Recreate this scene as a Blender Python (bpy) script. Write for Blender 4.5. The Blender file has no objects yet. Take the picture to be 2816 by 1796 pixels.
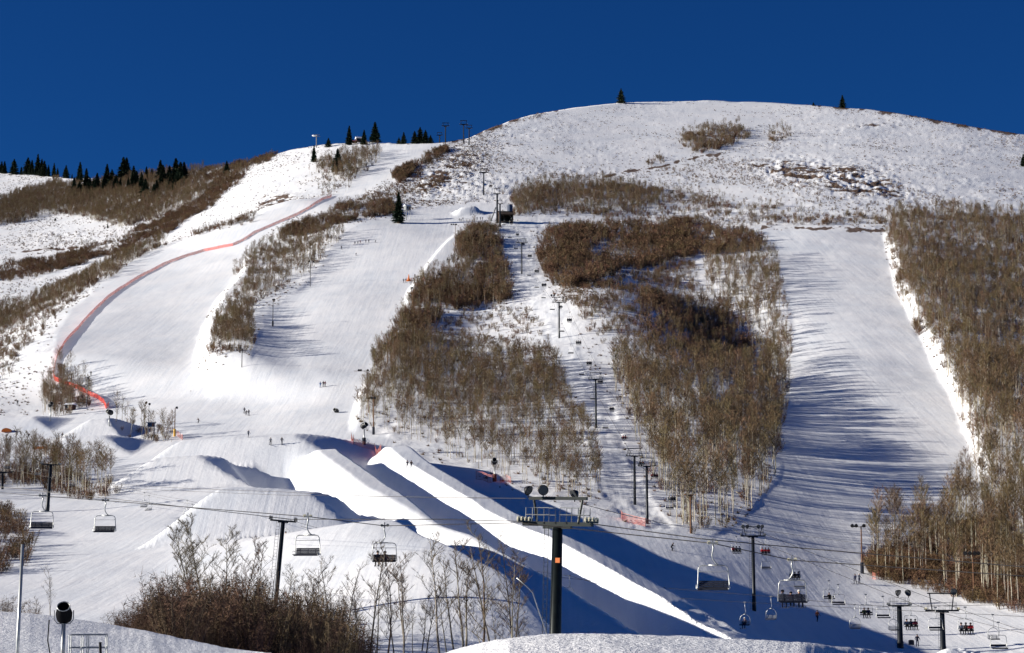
import bpy, bmesh, math, random
import numpy as np
from mathutils import Vector, Matrix
from mathutils.bvhtree import BVHTree

random.seed(7)
RNG = np.random.default_rng(11)
SC = bpy.context.scene
COL = SC.collection
F = 5255.0
CX, CY = 1408.0, 898.0
HOR = 1600.0
TH = math.atan((HOR - CY) / F)
CT, ST = math.cos(TH), math.sin(TH)


def ray(px, py):
    u = (px - CX) / F
    v = (CY - py) / F
    return u, CT - v * ST, ST + v * CT


def unproj(px, py, r):
    u, dy, dz = ray(px, py)
    return u / dy * r, r, dz / dy * r


def project(x, y, z):
    d = y * CT + z * ST
    return CX + F * x / d, CY - F * (z * CT - y * ST) / d


# ---------------------------------------------------------------- noise
_perm = RNG.random((64, 64, 8))


def vnoise(x, y, k=0):
    xi = np.floor(x).astype(int); yi = np.floor(y).astype(int)
    fx = x - xi; fy = y - yi
    fx = fx * fx * (3 - 2 * fx); fy = fy * fy * (3 - 2 * fy)
    t = _perm[:, :, k % 8]
    a = t[xi % 64, yi % 64]; b = t[(xi + 1) % 64, yi % 64]
    c = t[xi % 64, (yi + 1) % 64]; d = t[(xi + 1) % 64, (yi + 1) % 64]
    return (a * (1 - fx) + b * fx) * (1 - fy) + (c * (1 - fx) + d * fx) * fy - 0.5


def fbm(x, y, s, octv=4, k=0, gain=0.5):
    o = 0.0; a = 1.0; f = 1.0 / s
    for i in range(octv):
        o = o + a * vnoise(x * f + 17.3 * i + 5.1 * k, y * f + 9.7 * i, k + i)
        a *= gain; f *= 2.03
    return o


def sstep(a, b, x):
    t = np.clip((x - a) / (b - a), 0, 1)
    return t * t * (3 - 2 * t)


def in_poly(px, py, poly):
    inside = np.zeros(px.shape, bool)
    n = len(poly)
    for i in range(n):
        x0, y0 = poly[i]; x1, y1 = poly[(i + 1) % n]
        if y0 == y1:
            continue
        c = ((y0 > py) != (y1 > py)) & (px < (x1 - x0) * (py - y0) / (y1 - y0) + x0)
        inside ^= c
    return inside


# ---------------------------------------------------------------- terrain
CTRL = [
    # bottom right
    (2520, 1780, 279), (2816, 1790, 262), (3100, 1780, 262), (2360, 1605, 350), (2240, 1712, 306),
    (2816, 1665, 330), (2600, 1640, 335), (2070, 1680, 297), (1950, 1515, 335),
    (2015, 1890, 200), (2520, 1890, 225), (1600, 1690, 236), (1500, 1760, 200), (1300, 1700, 205),
    (1240, 1600, 232), (1400, 1860, 165), (1000, 1840, 160), (700, 1840, 158), (1000, 1640, 218),
    (1100, 1400, 385), (1300, 1480, 335), (1500, 1590, 280), (930, 1335, 430), (1300, 1362, 405),
    (1500, 1400, 384), (1700, 1445, 362), (1880, 1482, 345),
    # left bottom
    (600, 1560, 235), (300, 1560, 270), (200, 1700, 205), (0, 1700, 200), (-300, 1700, 200), (0, 1540, 285),
    (200, 1780, 172), (500, 1660, 215), (735, 1490, 290), (450, 1400, 360), (200, 1400, 385), (0, 1400, 400), (-300, 1380, 400),
    (478, 1325, 425), (232, 1248, 500), (270, 1200, 565), (655, 1285, 445), (0, 1180, 590), (770, 1222, 500),
    (1120, 1283, 436), (250, 1035, 690), (100, 1110, 640), (540, 1070, 640), (680, 1140, 585), (890, 1062, 545),
    (1360, 1325, 415), (1100, 1200, 480), (1450, 1370, 400),
    # middle
    (1775, 1437, 380), (1740, 1385, 405), (1637, 1172, 467), (1535, 928, 643), (1433, 752, 742), (1330, 535, 1040),
    (1310, 1000, 610), (1100, 900, 690), (1250, 700, 900), (800, 800, 840), (1190, 770, 800), (1100, 620, 960),
    (640, 900, 760), (700, 660, 1010), (560, 660, 1040), (300, 800, 870), (150, 950, 790),
    (1150, 610, 990), (930, 600, 1060), (960, 500, 1180), (1100, 400, 1290), (800, 540, 1180), (870, 410, 1290), (740, 425, 1330),
    (1255, 395, 1270), (1220, 500, 1160),
    # left gully
    (0, 1060, 720), (0, 900, 900), (0, 760, 1100), (200, 740, 1130), (0, 620, 1400), (200, 560, 1550), (420, 600, 1330),
    (0, 478, 1950), (200, 490, 1850), (-400, 470, 1950), (320, 500, 1720), (500, 470, 1620), (620, 450, 1450), (400, 700, 1130), (-400, 900, 850), (-400, 1180, 600),
    # centre and right
    (1720, 850, 740), (2000, 900, 665), (1850, 720, 880), (1700, 1100, 520), (1900, 1200, 470), (2000, 1440, 385),
    (2100, 1300, 430), (2300, 1450, 395), (2250, 1200, 500), (2300, 1000, 610), (2250, 800, 740), (2300, 640, 880), (2090, 640, 900),
    (2600, 1250, 480), (2500, 950, 640), (2440, 700, 840), (2816, 1300, 455), (2816, 1000, 600), (2816, 750, 790), (2816, 580, 980),
    (3200, 1000, 600), (3200, 600, 950), (3200, 1400, 400), (1500, 520, 1130), (1900, 520, 1090), (2300, 520, 1050), (2600, 480, 1130),
    (1480, 312, 1450), (1700, 284, 1540), (1900, 279, 1570), (2200, 292, 1560), (2500, 320, 1500), (2816, 372, 1440), (3200, 450, 1400),
    (1400, 430, 1250), (1700, 400, 1310), (2100, 400, 1330), (2400, 420, 1260),
]
_c = np.array(CTRL, float)
_q = _c[:, :2] / 1000.0
_l = np.log(_c[:, 2])


def _tps_k(d2):
    return np.where(d2 > 1e-12, 0.5 * d2 * np.log(d2 + 1e-12), 0.0)


_n = len(_q)
_K = _tps_k(((_q[:, None] - _q[None]) ** 2).sum(-1)) + np.eye(_n) * 0.35
_P = np.concatenate([np.ones((_n, 1)), _q], 1)
_A = np.block([[_K, _P], [_P.T, np.zeros((3, 3))]])
_w = np.linalg.solve(_A, np.concatenate([_l, np.zeros(3)]))


def tps(px, py):
    sh = np.shape(px)
    p = np.stack([np.ravel(px), np.ravel(py)], 1) / 1000.0
    out = np.empty(len(p))
    for s in range(0, len(p), 40000):
        q = p[s:s + 40000]
        d2 = ((q[:, None] - _q[None]) ** 2).sum(-1)
        out[s:s + 40000] = _tps_k(d2) @ _w[:_n] + _w[_n] + q @ _w[_n + 1:]
    return np.exp(out).reshape(sh)


SKYL = [(-1600, 640), (-700, 520), (-300, 468), (0, 474), (60, 478), (150, 487), (200, 492), (300, 493), (420, 485), (520, 473), (600, 459), (690, 444), (745, 425),
        (800, 412), (870, 402), (950, 395), (985, 388), (1030, 391), (1060, 393), (1110, 394), (1180, 393), (1230, 391), (1290, 380), (1330, 360),
        (1400, 333), (1480, 311), (1580, 296), (1700, 283), (1850, 278), (1950, 278), (2100, 283), (2250, 292), (2400, 304),
        (2500, 318), (2600, 335), (2700, 352), (2816, 370), (3200, 440), (4400, 640)]
JOIN = [(-1600, 1780), (0, 1760), (300, 1775), (600, 1800), (760, 1850), (1000, 1880), (1800, 1900), (2300, 1890), (4400, 1890)]
BERM_PY = [(-1600, 1640), (0, 1680), (80, 1687), (150, 1696), (300, 1716), (420, 1738), (500, 1757), (620, 1780), (760, 1797), (900, 1830), (1080, 1835),
           (1225, 1797), (1310, 1768), (1400, 1753), (1500, 1746), (1650, 1743), (1900, 1751), (2100, 1760), (2240, 1769),
           (2330, 1782), (2430, 1797), (2600, 1802), (2816, 1804), (4400, 1810)]
BERM_R = [(-1600, 105), (300, 105), (700, 95), (900, 80), (1200, 60), (1400, 56), (2200, 56), (2500, 62), (4400, 70)]


def interp(tab, x):
    a = np.array(tab, float)
    return np.interp(x, a[:, 0], a[:, 1])


cols = np.concatenate([np.arange(-1500, -60, 24.0), np.arange(-60, 2880, 3.6), np.arange(2880, 4300, 24.0)])
NR = 540
NC = len(cols)
sky_py = interp(SKYL, cols)
# small natural unevenness of the skyline
sky_py = sky_py + 2.2 * fbm(cols, cols * 0, 60, 4, 3)
join_py = interp(JOIN, cols)
t = np.linspace(0, 1, NR)[:, None]
GPX = np.repeat(cols[None], NR, 0)
GPY = join_py[None] * (1 - t) + sky_py[None] * t
GR = tps(np.clip(GPX, -420, 3220), GPY)
# distance must grow up the slope
mn = np.maximum.accumulate(GR, 0)
GR = np.maximum(GR, mn + 0.02 * np.arange(NR)[:, None] / NR)
HX, HY, HZ = unproj(GPX, GPY, GR)

# --- features: halfpipe and jumps, in world coordinates ------------------
PB0 = np.array(unproj(1062, 1352, 428.0)[:2]); PB1 = np.array(unproj(2030, 1850, 200.0)[:2])
PDIR = (PB1 - PB0); PLEN = np.linalg.norm(PDIR); PDIR /= PLEN
PPERP = np.array([-PDIR[1], PDIR[0]])
if PPERP[0] < 0:
    PPERP = -PPERP


def table_top(X, Y, c, ax, w, left, right, near, far, h, depth=4.0):
    """flat-topped snow jump: ax = heading of its right side"""
    a = np.array([math.cos(ax), math.sin(ax)]); b = np.array([-a[1], a[0]])
    s = (X - c[0]) * a[0] + (Y - c[1]) * a[1]
    d = (X - c[0]) * b[0] + (Y - c[1]) * b[1]
    wig = 0.5 * fbm(X, Y, 11, 2, 2)
    s = s + wig; d = d + wig
    p = np.minimum(1, 1 - (np.abs(np.minimum(s + w / 2, 0)) / left)) * 1.0
    p = np.minimum(p, 1 - np.maximum(s - w / 2, 0) / right)
    p = np.minimum(p, 1 + np.minimum(d + depth / 2, 0) / near)
    p = np.minimum(p, 1 - np.maximum(d - depth / 2, 0) / far)
    p = np.clip(p, 0, 1)
    p = p ** 1.0
    return h * (0.55 * p + 0.45 * p * p * (3 - 2 * p))


def base_xy(px, py):
    r = float(tps(np.array([px]), np.array([py]))[0])
    return unproj(px, py, r)[:2]


def features(X, Y):
    f = np.zeros(X.shape)
    # halfpipe
    t = (X - PB0[0]) * PDIR[0] + (Y - PB0[1]) * PDIR[1]
    s = (X - PB0[0]) * PPERP[0] + (Y - PB0[1]) * PPERP[1]
    s = s + 0.25 * fbm(X, Y, 14, 2, 5)
    tn = t / PLEN
    env = sstep(-26, 4, t) * (1 - sstep(PLEN + 10, PLEN + 40, t))
    H = 5.6
    wid = 11.2
    dkw = 4.0 - 3.4 * sstep(0.32, 0.56, tn)
    # right side
    right = np.where(s < 0, 0, np.clip(1 - np.maximum(s - 4.6, 0) / 4.2, 0, 1))
    right = right * right * (3 - 2 * right)
    # inside of the pipe
    R = 4.4
    q = np.clip((s + R) / R, 0, 1)
    wr = (1 - np.sqrt(np.clip(1 - (0.93 * q) ** 2, 0, 1))) / 0.6324
    q2 = np.clip((-wid - s + R) / R, 0, 1)
    wl = (1 - np.sqrt(np.clip(1 - (0.93 * q2) ** 2, 0, 1))) / 0.6324
    inside = np.maximum(wr, wl)
    left = np.clip(1 - np.maximum(-s - wid - dkw, 0) / 7.0, 0, 1)
    left = left * left * (3 - 2 * left)
    left = np.where(tn > 0.5, np.maximum(left, left), left)
    hp = np.where(s >= 0, right, np.where(s < -wid, left, inside))
    fade_left = 1 - 0.20 * sstep(0.40, 0.60, tn)
    amp = np.where(s < -wid * 0.5, fade_left, 1.0)
    f += H * env * hp * amp
    for (px, py, w, l, r_, n, fa, h, dep, ax) in JUMPS:
        c = base_xy(px, py)
        f = np.maximum(f, table_top(X, Y, c, math.radians(ax), w, l, r_, n, fa, h, dep))
    # long snow ridge left of the pipe, cut steeply on its pipe side
    se = np.interp(tn, [-0.3, -0.05, 0.12, 0.32, 0.45, 0.57, 0.7, 0.8, 0.92, 1.1], [-47, -36, -28.5, -25.5, -24.5, -24, -24, -24, -23.5, -23])
    sw = s + 1.0 * fbm(X, Y, 18, 2, 3)
    k_ = sstep(-0.10, 0.10, tn) * (1 - sstep(0.95, 1.15, tn))
    f -= 4.6 * k_ * (1 - 0.8 * sstep(0.3, 0.5, tn)) * sstep(se - 1.5, se + 3.0, sw) * (1 - sstep(-22.5, -17.5, s))
    k2 = sstep(0.45, 0.74, tn) * (1 - sstep(0.98, 1.16, tn))
    rid = (1 - sstep(se - 1.0, se + 4.5, sw)) * (1 - sstep(0, 34, se - s))
    f = np.maximum(f, RIDGE_H * k2 * rid + np.minimum(f, 0))
    # gully and nose in the wooded middle of the face
    c = base_xy(1680, 880)
    f += 7.5 * np.exp(-(((X - c[0]) / 27) ** 2 + ((Y - c[1]) / 85) ** 2))
    c = base_xy(2010, 900)
    f -= 6.2 * np.exp(-(((X - c[0]) / 21) ** 2 + ((Y - c[1]) / 110) ** 2))
    # banks of the right-hand run
    return f


#        px    py    w   left right near far  h  depth heading
RIDGE_H = 7.2
JUMPS = [
    (272, 1200, 5.0, 10, 8, 12, 12, 5.0, 4, 0),
    (232, 1240, 11, 3.5, 11, 11, 12, 4.1, 4, -4),
    (480, 1318, 10, 9, 15, 13, 14, 5.4, 4, -4),
    (650, 1272, 28, 8, 20, 17, 22, 6.2, 5, -8),
    (735, 1470, 15, 9.5, 15, 14, 20, 7.4, 6, -6),
    (1292, 588, 5, 7, 5, 7, 8, 4.0, 2, 10),
    (20, 1175, 16, 6, 10, 14, 12, 3.2, 5, 0),
]


# ---------------------------------------------------------------- node helpers
def new_mat(name):
    m = bpy.data.materials.new(name)
    m.use_nodes = True
    nt = m.node_tree
    for n in list(nt.nodes):
        nt.nodes.remove(n)
    out = nt.nodes.new('ShaderNodeOutputMaterial')
    b = nt.nodes.new('ShaderNodeBsdfPrincipled')
    nt.links.new(b.outputs[0], out.inputs[0])
    return m, nt, b


def N(nt, typ, **kw):
    n = nt.nodes.new(typ)
    for k, v in kw.items():
        setattr(n, k, v)
    return n


def L(nt, a, b):
    nt.links.new(a, b)


def ramp(nt, src, stops):
    r = N(nt, 'ShaderNodeValToRGB')
    el = r.color_ramp.elements
    while len(el) > 1:
        el.remove(el[-1])
    el[0].position = stops[0][0]; el[0].color = (*stops[0][1], 1)
    for p, c in stops[1:]:
        e = el.new(p); e.color = (*c, 1)
    L(nt, src, r.inputs[0])
    return r


def noise(nt, vec, scale, detail=3, rough=0.55):
    n = N(nt, 'ShaderNodeTexNoise')
    n.inputs['Scale'].default_value = scale
    n.inputs['Detail'].default_value = detail
    n.inputs['Roughness'].default_value = rough
    if vec is not None:
        L(nt, vec, n.inputs['Vector'])
    return n


def mathn(nt, op, a, b=None, clamp=False):
    n = N(nt, 'ShaderNodeMath', operation=op, use_clamp=clamp)
    for i, v in enumerate((a, b)):
        if v is None:
            continue
        if isinstance(v, (int, float)):
            n.inputs[i].default_value = v
        else:
            L(nt, v, n.inputs[i])
    return n.outputs[0]


def mixc(nt, fac, a, b):
    n = N(nt, 'ShaderNodeMix', data_type='RGBA')
    for i, v in ((0, fac), (6, a), (7, b)):
        if isinstance(v, (int, float)):
            n.inputs[i].default_value = v
        elif isinstance(v, tuple):
            n.inputs[i].default_value = (*v, 1)
        else:
            L(nt, v, n.inputs[i])
    return n.outputs[2]


def plain(name, col, rough=0.6, metal=0.0, var=0.25, scale=3.0, spec=0.4):
    """painted or raw surface with a little wear"""
    m, nt, b = new_mat(name)
    tc = N(nt, 'ShaderNodeTexCoord')
    n = noise(nt, tc.outputs['Object'], scale, 4)
    lo = tuple(c * (1 - var) for c in col); hi = tuple(min(1, c * (1 + var)) for c in col)
    r = ramp(nt, n.outputs[0], [(0.3, lo), (0.7, hi)])
    L(nt, r.outputs[0], b.inputs['Base Color'])
    b.inputs['Roughness'].default_value = rough
    b.inputs['Metallic'].default_value = metal
    b.inputs['Specular IOR Level'].default_value = spec
    return m


# ---------------------------------------------------------------- regions (photo outline of each patch of ground)
RUNS = {
    'run_left': [(1230, 392), (1060, 394), (1040, 400), (1020, 440), (960, 500), (860, 560), (780, 600), (700, 640), (640, 670), (560, 690), (440, 720), (350, 770), (260, 850),
                 (190, 910), (150, 980), (146, 1030), (190, 1070), (300, 1120), (400, 1130), (560, 1065), (535, 1030), (540, 950), (590, 850), (640, 790), (690, 730), (760, 650), (940, 590), (960, 560), (1080, 480), (1230, 410)],
    'run_mid': [(1365, 560), (1290, 560), (1180, 570), (1110, 600), (1000, 640), (940, 680), (900, 740), (850, 800), (740, 900), (700, 1000), (690, 1050), (560, 1070), (400, 1130), (0, 1140), (-400, 1160), (-700, 1700), (600, 1790), (1300, 1790), (2816, 1790), (3100, 1700),
                (2816, 1690), (2600, 1640), (2400, 1590), (2350, 1530), (2000, 1470), (1850, 1450), (1600, 1400), (1400, 1340), (1200, 1270), (1060, 1200), (960, 1165), (1000, 1110), (1080, 950), (1130, 800), (1240, 740), (1260, 620), (1360, 610)],
    'run_right': [(2080, 632), (2430, 640), (2450, 780), (2540, 950), (2640, 1180), (2690, 1290), (2500, 1430), (2370, 1500), (2370, 1590), (1900, 1500), (2050, 1420), (2150, 1310), (2170, 1100), (2180, 900), (2140, 720), (2090, 660)],
    'lift_line': [(1370, 620), (1450, 640), (1480, 740), (1530, 860), (1600, 1000), (1690, 1120), (1740, 1300), (1850, 1440), (1740, 1440), (1650, 1340), (1600, 1160), (1540, 1020), (1480, 900), (1420, 780), (1370, 660)],
}
BANKS = [  # (polyline of the foot of a bank that rises to the right, height, width, fade)
    ([(2420, 640), (2440, 700), (2455, 790), (2535, 950), (2590, 1060), (2640, 1180), (2680, 1290)], 3.4, 5.5, 40),
    ([(672, 730), (640, 790), (590, 850), (548, 930), (532, 1000), (536, 1040), (560, 1070)], 4.2, 5.5, 30),
    ([(1245, 650), (1180, 720), (1120, 800), (1085, 900), (1035, 1010), (975, 1100), (955, 1160)], 2.4, 3.0, 30),
]


def poly_mask(poly, jit=6):
    jx = jit * fbm(GPX, GPY, 26, 3, 1)
    jy = jit * fbm(GPX, GPY, 26, 3, 2)
    return in_poly(GPX + jx, GPY + jy, poly)


smooth = np.zeros(GPX.shape)
for k_, p_ in RUNS.items():
    smooth = np.maximum(smooth, poly_mask(p_).astype(float))


def blur(a, it=2):
    for _ in range(it):
        b = a.copy()
        b[1:-1] = (a[:-2] + 2 * a[1:-1] + a[2:]) / 4
        a = b.copy()
        a[:, 1:-1] = (b[:, :-2] + 2 * b[:, 1:-1] + b[:, 2:]) / 4
    return a


smooth = blur(smooth, 3)


def ellipse(cx, cy, rx, ry, rot=0.0):
    c, s = math.cos(math.radians(rot)), math.sin(math.radians(rot))
    dx = GPX - cx; dy = GPY - cy
    a = (dx * c + dy * s) / rx; b = (-dx * s + dy * c) / ry
    return np.exp(-(a * a + b * b))


craggy = (1.0 * ellipse(2330, 495, 190, 42, 12) + 0.6 * ellipse(2120, 465, 90, 26, 5) + 0.8 * ellipse(760, 555, 75, 26, -5)
          + 0.7 * ellipse(1240, 470, 150, 46, -33) + 0.5 * ellipse(160, 650, 90, 22) + 0.55 * ellipse(2400, 345, 130, 10, -6)
          + 0.45 * ellipse(1330, 520, 130, 40, 0) + 0.4 * ellipse(440, 690, 70, 14) + 0.5 * ellipse(1000, 560, 90, 22, -20))
craggy = np.clip(craggy, 0, 1)
rough = np.clip((1 - smooth), 0, 1)

FX = features(HX, HY)
for line, h, w, fade in BANKS:
    a = np.array(line, float)
    xl = np.interp(GPY, a[:, 1], a[:, 0])
    d = (GPX - xl) * GR / F
    g = sstep(a[0, 1] - 25, a[0, 1] + 60, GPY) * (1 - sstep(a[-1, 1] - 30, a[-1, 1] + 40, GPY))
    FX += h * g * sstep(0, w, d) * (1 - sstep(w, w + fade, d))

# the left run tips away from its fence, its left edge is a low ridge
for line, h, W_, Lf in (([(915, 538), (860, 568), (780, 608), (690, 650), (560, 690), (440, 728), (350, 780), (260, 850), (195, 915), (155, 985), (146, 1040)], 11.0, 100, 40),
                        ([(1120, 600), (1000, 640), (930, 690), (850, 800), (745, 900), (700, 1000), (690, 1050)], 4.5, 75, 25)):
    a = np.array(line, float)
    xl = np.interp(GPY, a[:, 1], a[:, 0])
    d = (GPX - xl) * GR / F
    g = sstep(a[0, 1] - 10, a[0, 1] + 70, GPY) * (1 - sstep(a[-1, 1] - 10, a[-1, 1] + 60, GPY))
    FX += h * g * np.where(d > 0, 1 - sstep(-30, W_, d), (1 - sstep(-30, W_, 0)) * (1 - sstep(0, Lf, -d)))

# natural roll of the slope, small on the groomed runs
cr = fbm(HX, HY * 0.45, 9.5, 5, 4, 0.68)
vary = np.clip(0.65 + 1.6 * fbm(HX, HY, 45, 3, 7), 0.1, 1.4) * (1 - 0.65 * ellipse(1800, 325, 420, 55))
NZ = 1.3 * fbm(HX, HY, 75, 3, 0) + rough * vary * 0.42 * fbm(HX, HY * 0.8, 7.5, 4, 3, 0.6) + rough * vary * 0.24 * fbm(HX, HY, 2.6, 2, 5)

NZ += craggy * rough * (3.2 * np.abs(fbm(HX + 0.5 * HY, HY * 0.5, 8.0, 5, 4, 0.65)) - 0.4 + 0.8 * fbm(HX, HY, 3.0, 3, 6))
NZ += 0.5 * smooth * fbm(HX, HY, 34, 3, 1) + 0.09 * smooth * fbm(HX, HY * 0.5, 5.0, 3, 2)
# moguls and ski-cut ripples across the right-hand run
rr = blur(poly_mask(RUNS['run_right']).astype(float), 4)
NZ += rr * (0.2 * vnoise(HX / 17.0, HY / 3.4, 2) + 0.16 * vnoise(HX / 6.0, HY / 1.7, 4))
rl = blur(poly_mask(RUNS['lift_line']).astype(float), 2)
NZ += rl * 0.5 * fbm(HX, HY, 3.6, 3, 3)
HZ = HZ + FX + NZ
hill_edge = np.minimum(1, np.arange(NR)[:, None] / 6.0)

# --- behind the skyline ---
back = []
for k in (0.006, 0.02, 0.05, 0.12, 0.3, 0.7, 1.6):
    dr = GR[-1] * k
    z = HZ[-1] - dr * 0.12 - (dr ** 2) / 9000.0
    z = np.maximum(z, -60)
    u = (cols - CX) / F
    x = u * ((GR[-1] + dr) * CT + z * ST)
    back.append((x, GR[-1] + dr, z))

# --- near ground: from under the camera to the crest of the near bank, then the hollow ---
bpy_ = interp(BERM_PY, cols)
br = interp(BERM_R, cols)
zc = br * (HOR - bpy_) / F / 1.0
# exact height for the crest
_, dyc, dzc = ray(cols, bpy_)
zc = dzc / dyc * br
rj = GR[0]; zj = HZ[0]
near = []
NN = 70
for i in range(NN):
    q = i / (NN - 1)
    r = 1.0 + (br - 1.0) * q ** 1.6
    s = r / br
    # low under the tripod, rising to the crest, rounded at the top
    z0 = np.interp(cols, [0, 700, 1200], [-7.0, -6.0, -4.6])
    z = z0 + (zc - z0) * s ** 1.5
    x = (cols - CX) / F * (r * CT + z * ST)
    z = z + 0.10 * fbm(x, r + 0 * x, 4.0, 4, 1) * np.minimum(1, s * 3) + 0.03 * fbm(x, r + 0 * x, 0.5, 3, 2)
    near.append((x, r + 0 * x, z))
NB = 60
for i in range(1, NB):
    q = i / NB
    r = br + (rj - br) * q
    g = q * q * (3 - 2 * q)
    z = zc + (zj - zc) * g
    # the ground falls away behind the crest
    dip = np.minimum(1.8, 0.10 * (rj - br)) * np.sin(np.pi * q) ** 1.2
    z = z - dip * 0.8
    lim = (zc / br - 0.004) * r  # stay hidden just behind the crest near it
    z = np.where(q < 0.25, np.minimum(z, zc - (r - br) * 0.06), z)
    x = (cols - CX) / F * (r * CT + z * ST)
    z = z + 0.25 * fbm(x, r + 0 * x, 9.0, 3, 1) * math.sin(math.pi * q)
    near.append((x, r, z))

rowsX = [n[0] for n in near] + list(HX) + [b[0] for b in back]
rowsY = [n[1] for n in near] + list(HY) + [b[1] for b in back]
rowsZ = [n[2] for n in near] + list(HZ) + [b[2] for b in back]
TX = np.array(rowsX); TY = np.array(rowsY); TZ = np.array(rowsZ)
NT = TX.shape[0]
N0 = len(near)


def grid_mesh(name, X, Y, Z):
    nr, nc = X.shape
    me = bpy.data.meshes.new(name)
    co = np.stack([X, Y, Z], -1).reshape(-1, 3).astype(np.float32)
    idx = np.arange(nr * nc).reshape(nr, nc)
    f = np.stack([idx[:-1, :-1], idx[:-1, 1:], idx[1:, 1:], idx[1:, :-1]], -1).reshape(-1, 4)
    me.vertices.add(len(co)); me.vertices.foreach_set('co', co.ravel())
    me.loops.add(f.size); me.loops.foreach_set('vertex_index', f.ravel().astype(np.int32))
    me.polygons.add(len(f))
    me.polygons.foreach_set('loop_start', (np.arange(len(f)) * 4).astype(np.int32))
    me.polygons.foreach_set('loop_total', np.full(len(f), 4, np.int32))
    me.polygons.foreach_set('use_smooth', np.ones(len(f), bool))
    me.update(calc_edges=True)
    return me, co, f


gme, gco, gfaces = grid_mesh('snow_ground', TX, TY, TZ)


def padded(a):
    out = np.zeros(TX.shape)
    out[N0:N0 + NR] = a
    out[N0 + NR:] = a[-1]
    out[:N0] = a[0]
    return out


def attr(me, name, arr):
    at = me.attributes.new(name, 'FLOAT', 'POINT')
    at.data.foreach_set('value', np.asarray(arr, np.float32).ravel())


def line_mask(pts, w):
    a = np.array(pts, float)
    o = np.argsort(a[:, 0]); a = a[o]
    yl = np.interp(GPX, a[:, 0], a[:, 1])
    ww = w * np.clip(0.9 + 2.2 * fbm(GPX, GPX * 0, 26, 4, 5), 0.15, 2.0)
    m = np.exp(-((GPY - yl + 7 * fbm(GPX, GPX * 0 + 3, 34, 4, 1)) / ww) ** 2) * np.clip(0.85 + 1.1 * fbm(GPX, GPY, 16, 3, 6), 0, 1.2)
    return m * (GPX > a[0, 0]) * (GPX < a[-1, 0])


dirt = np.zeros(GPX.shape)
dirt = np.maximum(dirt, line_mask([(1640, 487), (1700, 477), (1780, 462), (1850, 448), (1930, 432), (1985, 424)], 5) * 1.0)
dirt = np.maximum(dirt, line_mask([(2085, 626), (2160, 628), (2300, 630), (2340, 635), (2440, 640)], 6) * 1.2)
dirt = np.maximum(dirt, line_mask([(2330, 378), (2450, 362), (2540, 345)], 4) * 0.4)
dirt = np.maximum(dirt, line_mask([(0, 706), (60, 692), (140, 688), (220, 684)], 4) * 1.1)
dirt = np.maximum(dirt, line_mask([(1380, 530), (1440, 522), (1500, 512)], 5) * 0.8)
skyd = (GPY - sky_py[None])
fr = np.where((GPX > 2250) | ((GPX > 1240) & (GPX < 1560)) | ((GPX > 560) & (GPX < 790)), 1.0, 0.25)
dirt = np.maximum(dirt, fr * np.exp(-(skyd / 13.0)) * (0.80 + 1.2 * fbm(GPX, GPY, 20, 3, 4)))
dirt = np.maximum(dirt, np.clip(craggy * 1.5 * rough, 0, 1) * np.clip(0.55 - 3.2 * fbm(HX + 0.6 * HY, HY * 0.6, 5.0, 3, 2), 0, 1.0))
near_mask = np.zeros(TX.shape); near_mask[:70] = 1
attr(gme, 'groomed', padded(smooth))
attr(gme, 'bare', padded(np.clip(dirt, 0, 1.3)))
attr(gme, 'crag', padded(craggy * rough))
attr(gme, 'near', near_mask)
attr(gme, 'moguls', padded(rr))


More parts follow.
